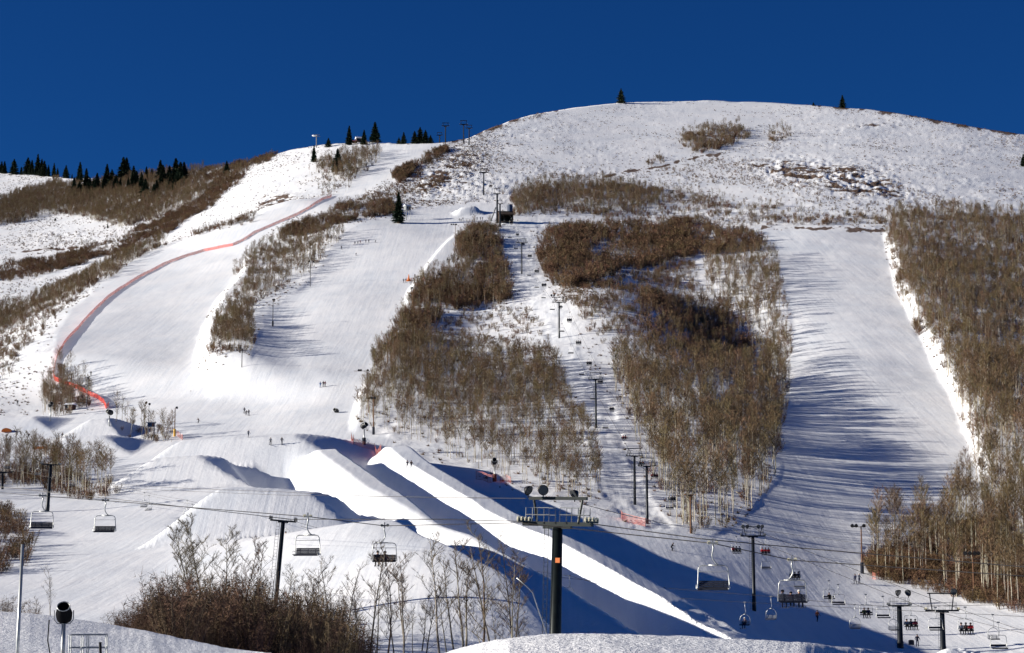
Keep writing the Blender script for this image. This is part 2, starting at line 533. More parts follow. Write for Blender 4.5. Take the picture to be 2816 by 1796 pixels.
def snow_material():
    m, nt, b = new_mat('snow')
    geo = N(nt, 'ShaderNodeNewGeometry')
    P = geo.outputs['Position']

    def at(nm):
        a = N(nt, 'ShaderNodeAttribute', attribute_name=nm)
        return a.outputs['Fac']
    gr, ba, cg, ne, mo = at('groomed'), at('bare'), at('crag'), at('near'), at('moguls')
    mp = N(nt, 'ShaderNodeMapping'); L(nt, P, mp.inputs[0])
    mp.inputs['Rotation'].default_value = (0, 0, math.radians(-9)); mp.inputs['Scale'].default_value = (1.0, 0.035, 0.035)
    st = noise(nt, mp.outputs[0], 0.75, 5, 0.62)          # machine passes down the fall line
    big = noise(nt, P, 0.035, 4, 0.6)
    fine = noise(nt, P, 0.9, 5, 0.65)
    spk = noise(nt, P, 0.55, 6, 0.72)
    # snow colour with faint worn, icier patches
    c = ramp(nt, big.outputs[0], [(0.35, (0.83, 0.85, 0.88)), (0.6, (0.91, 0.91, 0.92))]).outputs[0]
    pas = ramp(nt, st.outputs[0], [(0.36, (0.84, 0.87, 0.91)), (0.62, (1, 1, 1))]).outputs[0]
    mul = N(nt, 'ShaderNodeMix', data_type='RGBA', blend_type='MULTIPLY')
    trk = noise(nt, P, 0.06, 5, 0.7)
    L(nt, mathn(nt, 'MULTIPLY', gr, mathn(nt, 'MULTIPLY', mathn(nt, 'SUBTRACT', trk.outputs[0], 0.3), 2.6, True)), mul.inputs[0]); L(nt, c, mul.inputs[6]); L(nt, pas, mul.inputs[7])
    c = mul.outputs[2]
    # sagebrush and dead grass poking through ungroomed snow
    ung = mathn(nt, 'SUBTRACT', 1.0, gr, True)
    th = mathn(nt, 'SUBTRACT', 0.64, mathn(nt, 'MULTIPLY', cg, 0.03))
    tw = mathn(nt, 'MULTIPLY', mathn(nt, 'SUBTRACT', spk.outputs[0], th), 16.0, True)
    tw = mathn(nt, 'MULTIPLY', tw, mathn(nt, 'MULTIPLY', ung, 0.75))
    tw = mathn(nt, 'MULTIPLY', tw, mathn(nt, 'SUBTRACT', 1.0, ne, True))
    c = mixc(nt, tw, c, (0.16, 0.115, 0.085))
    earth = ramp(nt, fine.outputs[0], [(0.3, (0.07, 0.05, 0.038)), (0.55, (0.16, 0.105, 0.075)), (0.72, (0.48, 0.43, 0.40))]).outputs[0]
    bf = mathn(nt, 'MULTIPLY', mathn(nt, 'SUBTRACT', mathn(nt, 'ADD', mathn(nt, 'MULTIPLY', ba, 0.85), mathn(nt, 'MULTIPLY', spk.outputs[0], 0.7)), 0.86), 7.0, True)
    bf = mathn(nt, 'MULTIPLY', bf, mathn(nt, 'SUBTRACT', 1.0, ne, True))
    c = mixc(nt, bf, c, earth)
    L(nt, c, b.inputs['Base Color'])
    b.inputs['Roughness'].default_value = 0.62
    b.inputs['Specular IOR Level'].default_value = 0.22
    # relief
    h1 = mathn(nt, 'MULTIPLY', mathn(nt, "MULTIPLY", st.outputs[0], gr), 0.10)
    h2 = mathn(nt, 'MULTIPLY', mathn(nt, 'MULTIPLY', spk.outputs[0], ung), 0.24)
    grain = noise(nt, P, 5.0, 4, 0.7)
    h3 = mathn(nt, 'MULTIPLY', mathn(nt, 'MULTIPLY', grain.outputs[0], ne), 0.13)
    h4 = mathn(nt, 'MULTIPLY', fine.outputs[0], 0.10)
    hh = mathn(nt, 'ADD', mathn(nt, 'ADD', h1, h2), mathn(nt, 'ADD', h3, h4))
    bp = N(nt, 'ShaderNodeBump'); bp.inputs['Strength'].default_value = 0.8; bp.inputs['Distance'].default_value = 1.0
    L(nt, hh, bp.inputs['Height']); L(nt, bp.outputs[0], b.inputs['Normal'])
    return m


SNOW = snow_material()
gme.materials.append(SNOW)
ground = bpy.data.objects.new('snow_ground', gme)
ground['kind'] = 'structure'
COL.objects.link(ground)
BVH = BVHTree.FromPolygons([tuple(v) for v in gco.tolist()], gfaces.tolist(), all_triangles=False)


def hit(px, py):
    """the point of the ground seen at this place of the photo"""
    u, dy, dz = ray(px, py)
    loc, nor, i, d = BVH.ray_cast(Vector((0, 0, 0)), Vector((u, dy, dz)).normalized())
    if loc is None:
        # just above the skyline: use the ridge below
        for k in range(1, 60):
            u, dy, dz = ray(px, py + k)
            loc, nor, i, d = BVH.ray_cast(Vector((0, 0, 0)), Vector((u, dy, dz)).normalized())
            if loc is not None:
                break
    return loc


def gz(x, y):
    loc, nor, i, d = BVH.ray_cast(Vector((x, y, 900)), Vector((0, 0, -1)))
    return loc.z if loc is not None else 0.0


# ---------------------------------------------------------------- world, sun, camera
SUN_EL, SUN_AZ = 17.0, 1.0   # azimuth measured from the photo's left, positive = from behind the viewer
w = bpy.data.worlds.new('World'); SC.world = w; w.use_nodes = True
nt = w.node_tree
for n in list(nt.nodes):
    nt.nodes.remove(n)
out = nt.nodes.new('ShaderNodeOutputWorld'); bg = nt.nodes.new('ShaderNodeBackground'); sky = nt.nodes.new('ShaderNodeTexSky')
sky.sky_type = 'NISHITA'; sky.sun_disc = False
sky.sun_elevation = math.radians(SUN_EL)
sky.altitude = 2200; sky.air_density = 1.0; sky.dust_density = 0.0; sky.ozone_density = 6.0
sx, sy, sz = -math.cos(math.radians(SUN_EL)) * math.cos(math.radians(SUN_AZ)), -math.cos(math.radians(SUN_EL)) * math.sin(math.radians(SUN_AZ)), math.sin(math.radians(SUN_EL))
sky.sun_rotation = math.atan2(sx, sy)
tint = nt.nodes.new('ShaderNodeMix'); tint.data_type = 'RGBA'; tint.blend_type = 'MULTIPLY'
tint.inputs[0].default_value = 1.0
tint.inputs[7].default_value = (0.12, 0.44, 0.78, 1)
nt.links.new(sky.outputs[0], tint.inputs[6]); nt.links.new(tint.outputs[2], bg.inputs[0]); bg.inputs[1].default_value = 0.05
nt.links.new(bg.outputs[0], out.inputs[0])
sl = bpy.data.lights.new('sun', 'SUN'); sl.energy = 5.0; sl.angle = math.radians(0.53); sl.color = (1.0, 0.94, 0.84)
so = bpy.data.objects.new('sun', sl); COL.objects.link(so)
so.rotation_euler = Vector((sx, sy, sz)).to_track_quat('Z', 'Y').to_euler()
so.location = (-200, 100, 300)

cam = bpy.data.cameras.new('camera'); co_ = bpy.data.objects.new('camera', cam); COL.objects.link(co_)
cam.sensor_width = 36.0; cam.sensor_fit = 'HORIZONTAL'
cam.lens = 36.0 * F / 2816.0
cam.clip_start = 0.5; cam.clip_end = 12000
co_.location = (0, 0, 0); co_.rotation_euler = (math.pi / 2 + TH, 0, 0)
SC.camera = co_
SC.view_settings.view_transform = 'Standard'; SC.view_settings.look = 'None'
SC.view_settings.exposure = 0.62; SC.view_settings.gamma = 1.0; SC.view_settings.use_curve_mapping = False


# ---------------------------------------------------------------- bark and twigs
def bark_mat(name, lo, hi, scale=6.0, rough=0.85, rnd=0.35):
    m, nt, b = new_mat(name)
    tc = N(nt, 'ShaderNodeTexCoord')
    mp = N(nt, 'ShaderNodeMapping'); L(nt, tc.outputs['Object'], mp.inputs[0]); mp.inputs['Scale'].default_value = (1, 1, 0.35)
    n = noise(nt, mp.outputs[0], scale, 4, 0.7)
    r = ramp(nt, n.outputs[0], [(0.38, lo), (0.55, hi)])
    oi = N(nt, 'ShaderNodeObjectInfo')
    hv = N(nt, 'ShaderNodeHueSaturation')
    L(nt, r.outputs[0], hv.inputs['Color'])
    v = mathn(nt, 'ADD', mathn(nt, 'MULTIPLY', oi.outputs['Random'], rnd * 2), 1 - rnd)
    L(nt, v, hv.inputs['Value'])
    h = mathn(nt, 'ADD', mathn(nt, 'MULTIPLY', mathn(nt, 'FRACT', mathn(nt, 'MULTIPLY', oi.outputs['Random'], 7.31)), 0.05), 0.475)
    L(nt, h, hv.inputs['Hue'])
    L(nt, hv.outputs[0], b.inputs['Base Color'])
    b.inputs['Roughness'].default_value = rough
    b.inputs['Specular IOR Level'].default_value = 0.15
    return m


M_ASPEN = bark_mat('aspen_bark', (0.22, 0.18, 0.14), (0.58, 0.53, 0.41), 4.0, rnd=0.3)
M_DARKBARK = bark_mat('brown_bark', (0.08, 0.055, 0.04), (0.22, 0.15, 0.10), 5.0)
M_TWIG = bark_mat('aspen_twigs', (0.112, 0.076, 0.042), (0.195, 0.135, 0.074), 1.0)
M_OAK = bark_mat('oak_twigs', (0.100, 0.058, 0.033), (0.185, 0.113, 0.063), 1.0)
M_RED = bark_mat('red_twigs', (0.14, 0.055, 0.025), (0.25, 0.11, 0.05), 1.0)
M_NEEDLE = bark_mat('needles', (0.013, 0.024, 0.014), (0.034, 0.052, 0.028), 3.0, rnd=0.25)


class Geo:
    def __init__(self):
        self.v = []; self.f = []; self.m = []

    def tri(self, a, b, c, mi=0):
        n = len(self.v); self.v += [tuple(a), tuple(b), tuple(c)]; self.f.append((n, n + 1, n + 2)); self.m.append(mi)

    def tube(self, pts, rad, sides=5, mi=0, cap=True):
        """tapered tube through pts"""
        rings = []
        prev = None
        for i, p in enumerate(pts):
            p = Vector(p)
            if i < len(pts) - 1:
                d = Vector(pts[i + 1]) - p
            else:
                d = p - Vector(pts[i - 1])
            if d.length < 1e-9:
                d = Vector((0, 0, 1))
            d.normalize()
            a = d.orthogonal().normalized() if prev is None else (prev - d * prev.dot(d))
            if a.length < 1e-6:
                a = d.orthogonal()
            a.normalize(); prev = a
            b = d.cross(a)
            r = rad[i] if isinstance(rad, (list, tuple)) else rad
            n = len(self.v)
            for k in range(sides):
                t = 2 * math.pi * k / sides
                self.v.append(tuple(p + (a * math.cos(t) + b * math.sin(t)) * r))
            rings.append(n)
        for i in range(len(rings) - 1):
            n0, n1 = rings[i], rings[i + 1]
            for k in range(sides):
                k2 = (k + 1) % sides
                self.f.append((n0 + k, n0 + k2, n1 + k2, n1 + k)); self.m.append(mi)
        if cap:
            self.f.append(tuple(rings[0] + k for k in range(sides))[::-1]); self.m.append(mi)
            self.f.append(tuple(rings[-1] + k for k in range(sides))); self.m.append(mi)
        return self

    def box(self, c, s, mi=0, rot=None):
        n = len(self.v)
        R = rot or Matrix.Identity(3)
        for dx in (-.5, .5):
            for dy in (-.5, .5):
                for dz in (-.5, .5):
                    self.v.append(tuple(Vector(c) + R @ Vector((dx * s[0], dy * s[1], dz * s[2]))))
        for q in ((0, 1, 3, 2), (4, 6, 7, 5), (0, 4, 5, 1), (2, 3, 7, 6), (0, 2, 6, 4), (1, 5, 7, 3)):
            self.f.append(tuple(n + i for i in q)); self.m.append(mi)
        return self

    def mesh(self, name, mats, smooth=False):
        me = bpy.data.meshes.new(name)
        me.from_pydata(self.v, [], self.f)
        for m in mats:
            me.materials.append(m)
        if any(self.m):
            me.polygons.foreach_set('material_index', self.m)
        if smooth:
            me.polygons.foreach_set('use_smooth', [True] * len(me.polygons))
        me.update()
        return me


def rv(a, b):
    return random.uniform(a, b)


def blade(g, p, d, ln, w, mi):
    """one twig: a slim sliver from p along d"""
    d = d.normalized()
    s = Vector((rv(-1, 1), rv(-1, 1), rv(-.3, .3))).cross(d)
    if s.length < 1e-3:
        s = d.orthogonal()
    s = s.normalized() * w * 0.5
    g.tri(p - s, p + s, p + d * ln, mi)


def aspen(h=10.0, twigs=120, tw=0.055, crown0=0.38, spread=0.16, bend=0.02, dens=1.0, thin=0.0095):
    """returns (trunk Geo, crown Geo)"""
    tg, cg = Geo(), Geo()
    nseg = 7
    stems = 1 if random.random() < 0.72 else 2
    for s in range(stems):
        lean = Vector((rv(-1, 1), rv(-1, 1), 0)) * bend * h * (1 + 1.5 * s)
        pts = []
        for i in range(nseg + 1):
            q = i / nseg
            pts.append(Vector((0, 0, -0.4)) * (1 - q) + lean * q ** 1.4 + Vector((rv(-1, 1), rv(-1, 1), 0)) * 0.006 * h * (q > 0) + Vector((0, 0, h * 0.95 * q)))
        r0 = thin * h * (1 if s == 0 else 0.75)
        tg.tube(pts, [max(r0 * (1 - 0.88 * (i / nseg)), 0.008) for i in range(nseg + 1)], 5)
        nl = int(22 * dens)
        for k in range(nl):
            q = crown0 + (0.97 - crown0) * ((k + rv(0, 1)) / nl)
            i = min(int(q * nseg), nseg - 1); fr = q * nseg - i
            p = pts[i].lerp(pts[i + 1], fr)
            az = rv(0, 2 * math.pi)
            up = rv(0.4, 1.1) + q * 0.6
            d = Vector((math.cos(az), math.sin(az), up)).normalized()
            wdt = math.sin(math.pi * min(1, (q - crown0) / (1 - crown0) * 0.8 + 0.2)) ** 0.6
            ln = spread * h * rv(0.7, 1.25) * (0.35 + 0.85 * wdt)
            blade(cg, p, d, ln, 0.010 * h * 0.55, 0); blade(cg, p, d, ln, 0.010 * h * 0.5, 0)
            for j in range(int(twigs / nl / stems)):
                a = rv(0.12, 1.0)
                pp = p + d * ln * a
                dd = (d * 0.6 + Vector((rv(-1, 1), rv(-1, 1), rv(-0.2, 1.2)))).normalized()
                blade(cg, pp, dd, rv(0.04, 0.10) * h, tw, 0)
    return tg, cg


def oak(h=3.0, n=170, tw=0.06, w=0.55):
    """many-stemmed bush"""
    g = Geo()
    for s in range(9):
        az = rv(0, 6.28); l = rv(0, 1) ** .5
        top = Vector((math.cos(az) * l * w * h, math.sin(az) * l * w * h, h * rv(0.6, 0.9)))
        base = Vector((top.x * 0.3, top.y * 0.3, -0.2))
        blade(g, base, top - base, (top - base).length * 1.1, 0.03 * h, 1); blade(g, base, top - base, (top - base).length * 1.1, 0.03 * h, 1)
        for j in range(n // 9):
            a = rv(0.25, 1.0)
            p = base.lerp(top, a)
            d = Vector((rv(-1, 1), rv(-1, 1), rv(-0.1, 1.3))).normalized()
            blade(g, p, d, rv(0.12, 0.30) * h, tw, 0)
    return g


def tuft(h=0.8):
    g = Geo()
    for j in range(26):
        d = Vector((rv(-1, 1), rv(-1, 1), rv(0.3, 1.4))).normalized()
        blade(g, Vector((rv(-.2, .2), rv(-.2, .2), -0.05)) * h, d, rv(0.5, 1.1) * h, 0.11 * h, 0)
    return g


def proto_collection(name, meshes):
    c = bpy.data.collections.new(name)   # a library of shapes, never linked to the scene
    for i, me in enumerate(meshes):
        o = bpy.data.objects.new('%s_%02d' % (name, i), me)
        c.objects.link(o)
    return c


def joined(tg, cg):
    g = Geo()
    n = len(tg.v)
    g.v = tg.v + cg.v
    g.f = tg.f + [tuple(i + n for i in f) for f in cg.f]
    g.m = [0] * len(tg.f) + [1] * len(cg.f)
    return g


ASPENS = [aspen(10.0, 150 if i_ in (2, 6, 9) else 340, 0.055, rv(0.44, 0.60), rv(0.15, 0.23), rv(0.01, 0.035)) for i_ in range(10)]
LIB_ASPEN = proto_collection('aspen_shape', [joined(*a).mesh('aspen_shape', [M_ASPEN, M_TWIG]) for a in ASPENS])
OAKS = [oak(3.0, 200, 0.075, rv(0.45, 0.65)) for _ in range(7)]
LIB_OAK = proto_collection('oak_shape', [g.mesh('oak_shape', [M_OAK, M_DARKBARK]) for g in OAKS])
TUFTS = [tuft(0.8) for _ in range(5)]
LIB_TUFT = proto_collection('tuft_shape', [g.mesh('tuft_shape', [M_OAK]) for g in TUFTS])

# ---------------------------------------------------------------- where things grow (outline of each stand in the photo)
# polygon, aspens per m2, aspen height, bushes per m2, bush height
STANDS = [
    # left gully, olive stand under the conifers
    ([(-400, 560), (0, 560), (60, 530), (150, 505), (210, 520), (330, 500), (480, 480), (600, 462), (745, 428), (735, 442), (600, 520), (520, 565), (420, 610), (330, 625), (240, 605), (150, 590), (60, 615), (-400, 640)], .12, 7.0, .05, 3),
    ([(-400, 770), (0, 735), (110, 715), (210, 690), (330, 650), (420, 615), (560, 545), (680, 470), (640, 520), (560, 580), (440, 650), (330, 690), (180, 740), (60, 768), (-400, 800)], .01, 4, .17, 3.0),
    ([(-400, 880), (0, 850), (90, 830), (200, 790), (300, 750), (380, 720), (440, 706), (452, 720), (400, 745), (330, 790), (280, 820), (180, 860), (80, 900), (0, 925), (-400, 950)], .10, 6.2, .08, 2.6),
    ([(-400, 960), (0, 920), (110, 870), (230, 830), (262, 825), (200, 880), (160, 930), (110, 985), (70, 1010), (0, 1080), (-400, 1160)], .018, 5.5, .04, 2.4),
    ([(520, 690), (600, 660), (700, 635), (690, 665), (600, 685), (540, 700)], .008, 5, .035, 3.2),
    ([(0, 680), (120, 640), (300, 640), (400, 640), (300, 700), (100, 700)], .0, 5, .006, 2.0),
    # clump beside the fence
    ([(112, 1090), (160, 1060), (245, 1080), (248, 1110), (190, 1142), (120, 1148)], .07, 7.5, .08, 3.0),
    # strip between the two left runs
    ([(640, 770), (700, 720), (770, 690), (940, 672), (935, 690), (860, 770), (740, 850), (705, 890), (692, 960), (684, 1040), (580, 1048), (578, 1020), (610, 950), (620, 900), (660, 850), (680, 790)], .06, 6.8, .05, 2.4),
    ([(590, 940), (690, 900), (690, 1040), (580, 1048), (576, 1010)], .05, 7, .07, 3.0),
    ([(760, 690), (780, 665), (850, 640), (960, 590), (1060, 555), (1092, 565), (1090, 608), (1000, 625), (940, 650), (860, 672)], .03, 5.0, .20, 3.2),
    ([(950, 590), (1000, 548), (1090, 500), (1230, 410), (1238, 418), (1180, 470), (1140, 500), (1100, 555), (1000, 592)], .004, 4, .12, 1.7),
    ([(1080, 480), (1225, 402), (1236, 412), (1100, 500)], .0, 4, .26, 3.6),
    ([(1100, 540), (1210, 490), (1260, 470), (1200, 520), (1110, 570)], .0, 4, .05, 2.0),
    # top knoll grove
    ([(850, 480), (905, 440), (960, 425), (1040, 418), (1045, 432), (1010, 478), (960, 505), (880, 495)], .05, 8.0, .03, 3.4),
    ([(860, 500), (980, 490), (960, 530), (880, 545)], .012, 5, .02, 2.4),
    # wood between the mid run and the lift line
    ([(1150, 790), (1240, 745), (1262, 660), (1340, 625), (1365, 640), (1390, 740), (1412, 830), (1340, 860), (1270, 850), (1200, 900), (1180, 960), (1100, 1010), (1040, 1010), (1095, 900)], .045, 6.2, .12, 3.9),
    ([(1230, 860), (1420, 840), (1480, 900), (1520, 985), (1380, 975), (1180, 970), (1200, 910)], .010, 4, .045, 1.9),
    ([(1030, 1020), (1110, 1010), (1200, 980), (1300, 985), (1380, 1000), (1500, 1020), (1540, 1060), (1560, 1120), (1400, 1120), (1200, 1110), (1010, 1090)], .085, 8.0, .05, 2.4),
    ([(985, 1100), (1010, 1090), (1200, 1110), (1560, 1120), (1620, 1210), (1650, 1300), (1660, 1370), (1560, 1365), (1450, 1330), (1300, 1280), (1200, 1240), (1060, 1190), (975, 1170)], .062, 7.5, .018, 1.6),
    # centre wood
    ([(1470, 690), (1500, 650), (1560, 625), (1900, 615), (2080, 645), (2100, 690), (1950, 700), (1850, 720), (1700, 760), (1640, 800), (1580, 830), (1520, 800)], .02, 5.5, .10, 4.6),
    ([(1540, 830), (1640, 800), (1700, 770), (1850, 725), (1900, 720), (1930, 800), (1800, 830), (1760, 960), (1690, 980), (1620, 960), (1560, 880)], .020, 4.5, .085, 2.3),
    ([(1760, 830), (1900, 800), (2040, 800), (2060, 900), (2040, 1000), (1900, 1010), (1780, 1000)], .02, 6, .05, 4.2),
    ([(1930, 720), (2110, 700), (2140, 740), (2165, 860), (2170, 960), (2060, 960), (2040, 820), (1940, 790)], .045, 8.0, .02, 3.0),
    ([(1680, 1040), (1700, 1000), (1790, 1010), (1900, 1020), (2050, 1000), (2170, 960), (2172, 1080), (2160, 1160), (2150, 1240), (2000, 1250), (1850, 1230), (1760, 1190), (1700, 1110)], .065, 9.5, .035, 3.0),
    ([(1730, 1150), (1850, 1230), (2000, 1250), (2150, 1240), (2145, 1290), (2120, 1350), (2040, 1420), (1960, 1450), (1890, 1458), (1850, 1430), (1800, 1320), (1755, 1250)], .050, 11.0, .02, 2.4),
    # band under the road cut
    ([(1405, 540), (1470, 505), (1600, 500), (1700, 505), (1780, 520), (1830, 560), (1770, 600), (1600, 600), (1470, 595), (1410, 600)], .065, 6.5, .08, 2.8),
    ([(1760, 515), (1900, 530), (2050, 570), (2200, 575), (2430, 600), (2440, 622), (2100, 618), (1900, 612), (1760, 600)], .014, 6.0, .060, 2.4),
    # shrubs on the summit dome
    ([(1780, 470), (1900, 440), (2100, 445), (2300, 465), (2500, 515), (2660, 565), (2500, 572), (2200, 555), (1950, 505)], .0, 4, .045, 1.3),
    ([(1870, 400), (1880, 370), (1960, 355), (2040, 350), (2065, 375), (2000, 415), (1900, 425)], .03, 7.0, .055, 3.4),
    ([(2108, 372), (2150, 360), (2180, 372), (2150, 388), (2115, 385)], .02, 7.5, .03, 3.4),
    ([(1770, 450), (1810, 430), (1820, 445), (1790, 462)], .02, 4, .04, 2.6),
    ([(560, 470), (650, 445), (745, 424), (760, 421), (740, 445), (660, 480), (600, 530), (560, 560)], .02, 4, .12, 3.0),
    ([(2240, 296), (2400, 306), (2600, 338), (2816, 372), (2816, 384), (2600, 350), (2400, 318)], .0, 4, .05, 0.9),
    ([(1330, 365), (1400, 338), (1480, 314), (1490, 320), (1400, 350), (1300, 392)], .0, 4, .08, 1.3),
    ([(1420, 440), (1560, 470), (1700, 430), (1640, 480), (1480, 500)], .0, 4, .012, 1.5),
    # right wood
    ([(2440, 600), (2520, 575), (2816, 600), (3300, 640), (3300, 820), (2816, 800), (2620, 760), (2460, 760), (2435, 680)], .045, 7.5, .060, 2.6),
    ([(2450, 760), (2620, 755), (2816, 790), (3300, 800), (3300, 1150), (2816, 1120), (2660, 1130), (2600, 1040), (2550, 955), (2480, 850)], .062, 8.0, .07, 2.8),
    ([(2600, 1040), (2700, 1100), (2816, 1100), (3300, 1100), (3300, 1700), (2816, 1685), (2700, 1640), (2720, 1500), (2700, 1350), (2690, 1290), (2650, 1180)], .065, 11.0, .03, 2.6),
    ([(2375, 1560), (2390, 1520), (2500, 1480), (2640, 1440), (2720, 1420), (2816, 1500), (2816, 1690), (2700, 1672), (2560, 1630), (2420, 1600)], .040, 9.5, .50, 2.5),
    ([(2400, 1500), (2500, 1440), (2640, 1390), (2700, 1300), (2720, 1420), (2640, 1450), (2480, 1500)], .045, 9.5, .02, 1.6),
    # thin aspens in the snow at far left
    ([(-300, 1400), (-300, 1260), (60, 1265), (200, 1300), (310, 1330), (320, 1350), (250, 1385), (100, 1340), (0, 1330)], .048, 8.5, .08, 2.0),
    ([(305, 1205), (320, 1180), (420, 1165), (478, 1180), (480, 1208), (400, 1215)], .040, 7.5, .06, 2.0),
    ([(-300, 1500), (0, 1400), (60, 1430), (90, 1490), (70, 1560), (0, 1580), (-300, 1600)], .02, 4, .12, 2.4),
]
ungroomed_tufts = rough * (0.014 + 0.07 * (fbm(HX, HY, 40, 3, 6) > 0.05)) * (1 + 1.0 * ellipse(1200, 500, 170, 70, -30) * 6 + 2 * ellipse(1500, 850, 150, 120))
ungroomed_tufts = ungroomed_tufts * (1 - 0.85 * ellipse(1800, 330, 420, 70))

cell_area = None
_e1 = np.stack([HX[:-1, 1:] - HX[:-1, :-1], HY[:-1, 1:] - HY[:-1, :-1], HZ[:-1, 1:] - HZ[:-1, :-1]], -1)
_e2 = np.stack([HX[1:, :-1] - HX[:-1, :-1], HY[1:, :-1] - HY[:-1, :-1], HZ[1:, :-1] - HZ[:-1, :-1]], -1)
cell_area = np.abs(_e1[..., 0] * _e2[..., 1] - _e1[..., 1] * _e2[..., 0])


def scatter(density):
    lam = np.clip(density[:-1, :-1] * cell_area, 0, 6)
    n = RNG.poisson(lam)
    ii, jj = np.nonzero(n)
    rep = n[ii, jj]
    ii = np.repeat(ii, rep); jj = np.repeat(jj, rep)
    a = RNG.random(len(ii)); b = RNG.random(len(ii))

    def bl(A):
        return (A[ii, jj] * (1 - a) + A[ii, jj + 1] * a) * (1 - b) + (A[ii + 1, jj] * (1 - a) + A[ii + 1, jj + 1] * a) * b
    return np.stack([bl(HX), bl(HY), bl(HZ), bl(GPX), bl(GPY)], -1), ii, jj


dA = np.zeros(GPX.shape); hA = np.full(GPX.shape, 7.0); dO = np.zeros(GPX.shape); hO = np.full(GPX.shape, 2.5)
clump = np.clip(1.0 + 2.3 * fbm(HX, HY, 16, 3, 2), 0.30, 2.2)
for poly, da, ha, do, ho in STANDS:
    m = poly_mask(poly, 12)
    dA = np.where(m, np.maximum(dA, da), dA); hA = np.where(m, ha, hA)
    dO = np.where(m, np.maximum(dO, do), dO); hO = np.where(m, ho, hO)
clumpA = np.clip(1.0 + 1.1 * fbm(HX, HY, 16, 3, 5), 0.3, 1.8)
dA = dA * clumpA * (GPX > -250) * (GPX < 3050) * 1.7
dO = dO * clump * (GPX > -250) * (GPX < 3050) * 1.15
pa, ia, ja = scatter(dA); ha_ = hA[ia, ja]
po, io, jo = scatter(dO); ho_ = hO[io, jo]
pt, it_, jt = scatter(ungroomed_tufts * (GPX > -60) * (GPX < 2880) * (GR > 350))
print('aspens', len(pa), 'bushes', len(po), 'tufts', len(pt))


def gn_stuff(name, pts, scale, lib, nlib, label, cat, tilt=0.06):
    me = bpy.data.meshes.new(name)
    me.vertices.add(len(pts)); me.vertices.foreach_set('co', pts[:, :3].astype(np.float32).ravel())
    n = len(pts)

    def va(nm, arr, typ='FLOAT', key='value'):
        a = me.attributes.new(nm, typ, 'POINT'); a.data.foreach_set(key, np.ascontiguousarray(arr).ravel())
    va('size', scale.astype(np.float32))
    rot = np.stack([RNG.normal(0, tilt, n), RNG.normal(0, tilt, n), RNG.random(n) * 6.283], -1).astype(np.float32)
    va('turn', rot, 'FLOAT_VECTOR', 'vector')
    va('which', RNG.integers(0, nlib, n).astype(np.int32), 'INT')
    o = bpy.data.objects.new(name, me); COL.objects.link(o)
    g = bpy.data.node_groups.new(name + '_scatter', 'GeometryNodeTree')
    g.interface.new_socket('Geometry', in_out='INPUT', socket_type='NodeSocketGeometry')
    g.interface.new_socket('Geometry', in_out='OUTPUT', socket_type='NodeSocketGeometry')
    gi = g.nodes.new('NodeGroupInput'); go = g.nodes.new('NodeGroupOutput')
    ci = g.nodes.new('GeometryNodeCollectionInfo'); ci.inputs['Collection'].default_value = lib
    ci.inputs['Separate Children'].default_value = True; ci.inputs['Reset Children'].default_value = True
    ip = g.nodes.new('GeometryNodeInstanceOnPoints'); ip.inputs['Pick Instance'].default_value = True

    def na(nm, typ):
        a = g.nodes.new('GeometryNodeInputNamedAttribute'); a.data_type = typ; a.inputs['Name'].default_value = nm
        return a.outputs['Attribute']
    g.links.new(gi.outputs[0], ip.inputs['Points']); g.links.new(ci.outputs[0], ip.inputs['Instance'])
    g.links.new(na('which', 'INT'), ip.inputs['Instance Index'])
    er = g.nodes.new('FunctionNodeEulerToRotation'); g.links.new(na('turn', 'FLOAT_VECTOR'), er.inputs[0])
    g.links.new(er.outputs[0], ip.inputs['Rotation'])
    g.links.new(na('size', 'FLOAT'), ip.inputs['Scale'])
    g.links.new(ip.outputs[0], go.inputs[0])
    md = o.modifiers.new('scatter', 'NODES'); md.node_group = g
    o['kind'] = 'stuff'; o['label'] = label; o['category'] = cat
    return o


# aspens: the 240 nearest as trees of their own, the rest as one wood
order = np.argsort(pa[:, 1] / ha_)
vis = (pa[:, 3] > -10) & (pa[:, 3] < 2826)
order = [i for i in order if vis[i]]
N_IND = 240
ind = order[:N_IND]
rest = np.ones(len(pa), bool); rest[ind] = False
gn_stuff('aspen_wood', pa[rest], ha_[rest] / 10.0 * RNG.uniform(0.7, 1.2, rest.sum()), LIB_ASPEN, len(ASPENS),
         'leafless aspen woods covering the slopes between the ski runs', 'woods', 0.04)
gn_stuff('oak_brush', po, ho_ / 3.0 * RNG.uniform(0.6, 1.35, len(po)), LIB_OAK, len(OAKS),
         'low brown leafless brush on the slopes', 'brush', 0.05)
gn_stuff('sagebrush', pt, RNG.uniform(0.5, 1.5, len(pt)), LIB_TUFT, len(TUFTS),
         'dry sagebrush tufts poking through the ungroomed snow', 'brush', 0.1)


def link(name, me, parent=None, loc=None):
    o = bpy.data.objects.new(name, me); COL.objects.link(o)
    if parent is not None:
        o.parent = parent
    if loc is not None:
        o.location = loc
    return o


def thing(name, label, cat, loc=(0, 0, 0), rotz=0.0, group=None, scale=1.0):
    o = bpy.data.objects.new(name, None); COL.objects.link(o)
    o.empty_display_size = 0.3
    o.location = loc; o.rotation_euler = (0, 0, rotz); o.scale = (scale,) * 3
    o['label'] = label; o['category'] = cat
    if group:
        o['group'] = group
    return o


ASPEN_PARTS = [(t.mesh('aspen_trunk', [M_ASPEN]), c.mesh('aspen_crown', [M_TWIG])) for t, c in ASPENS]


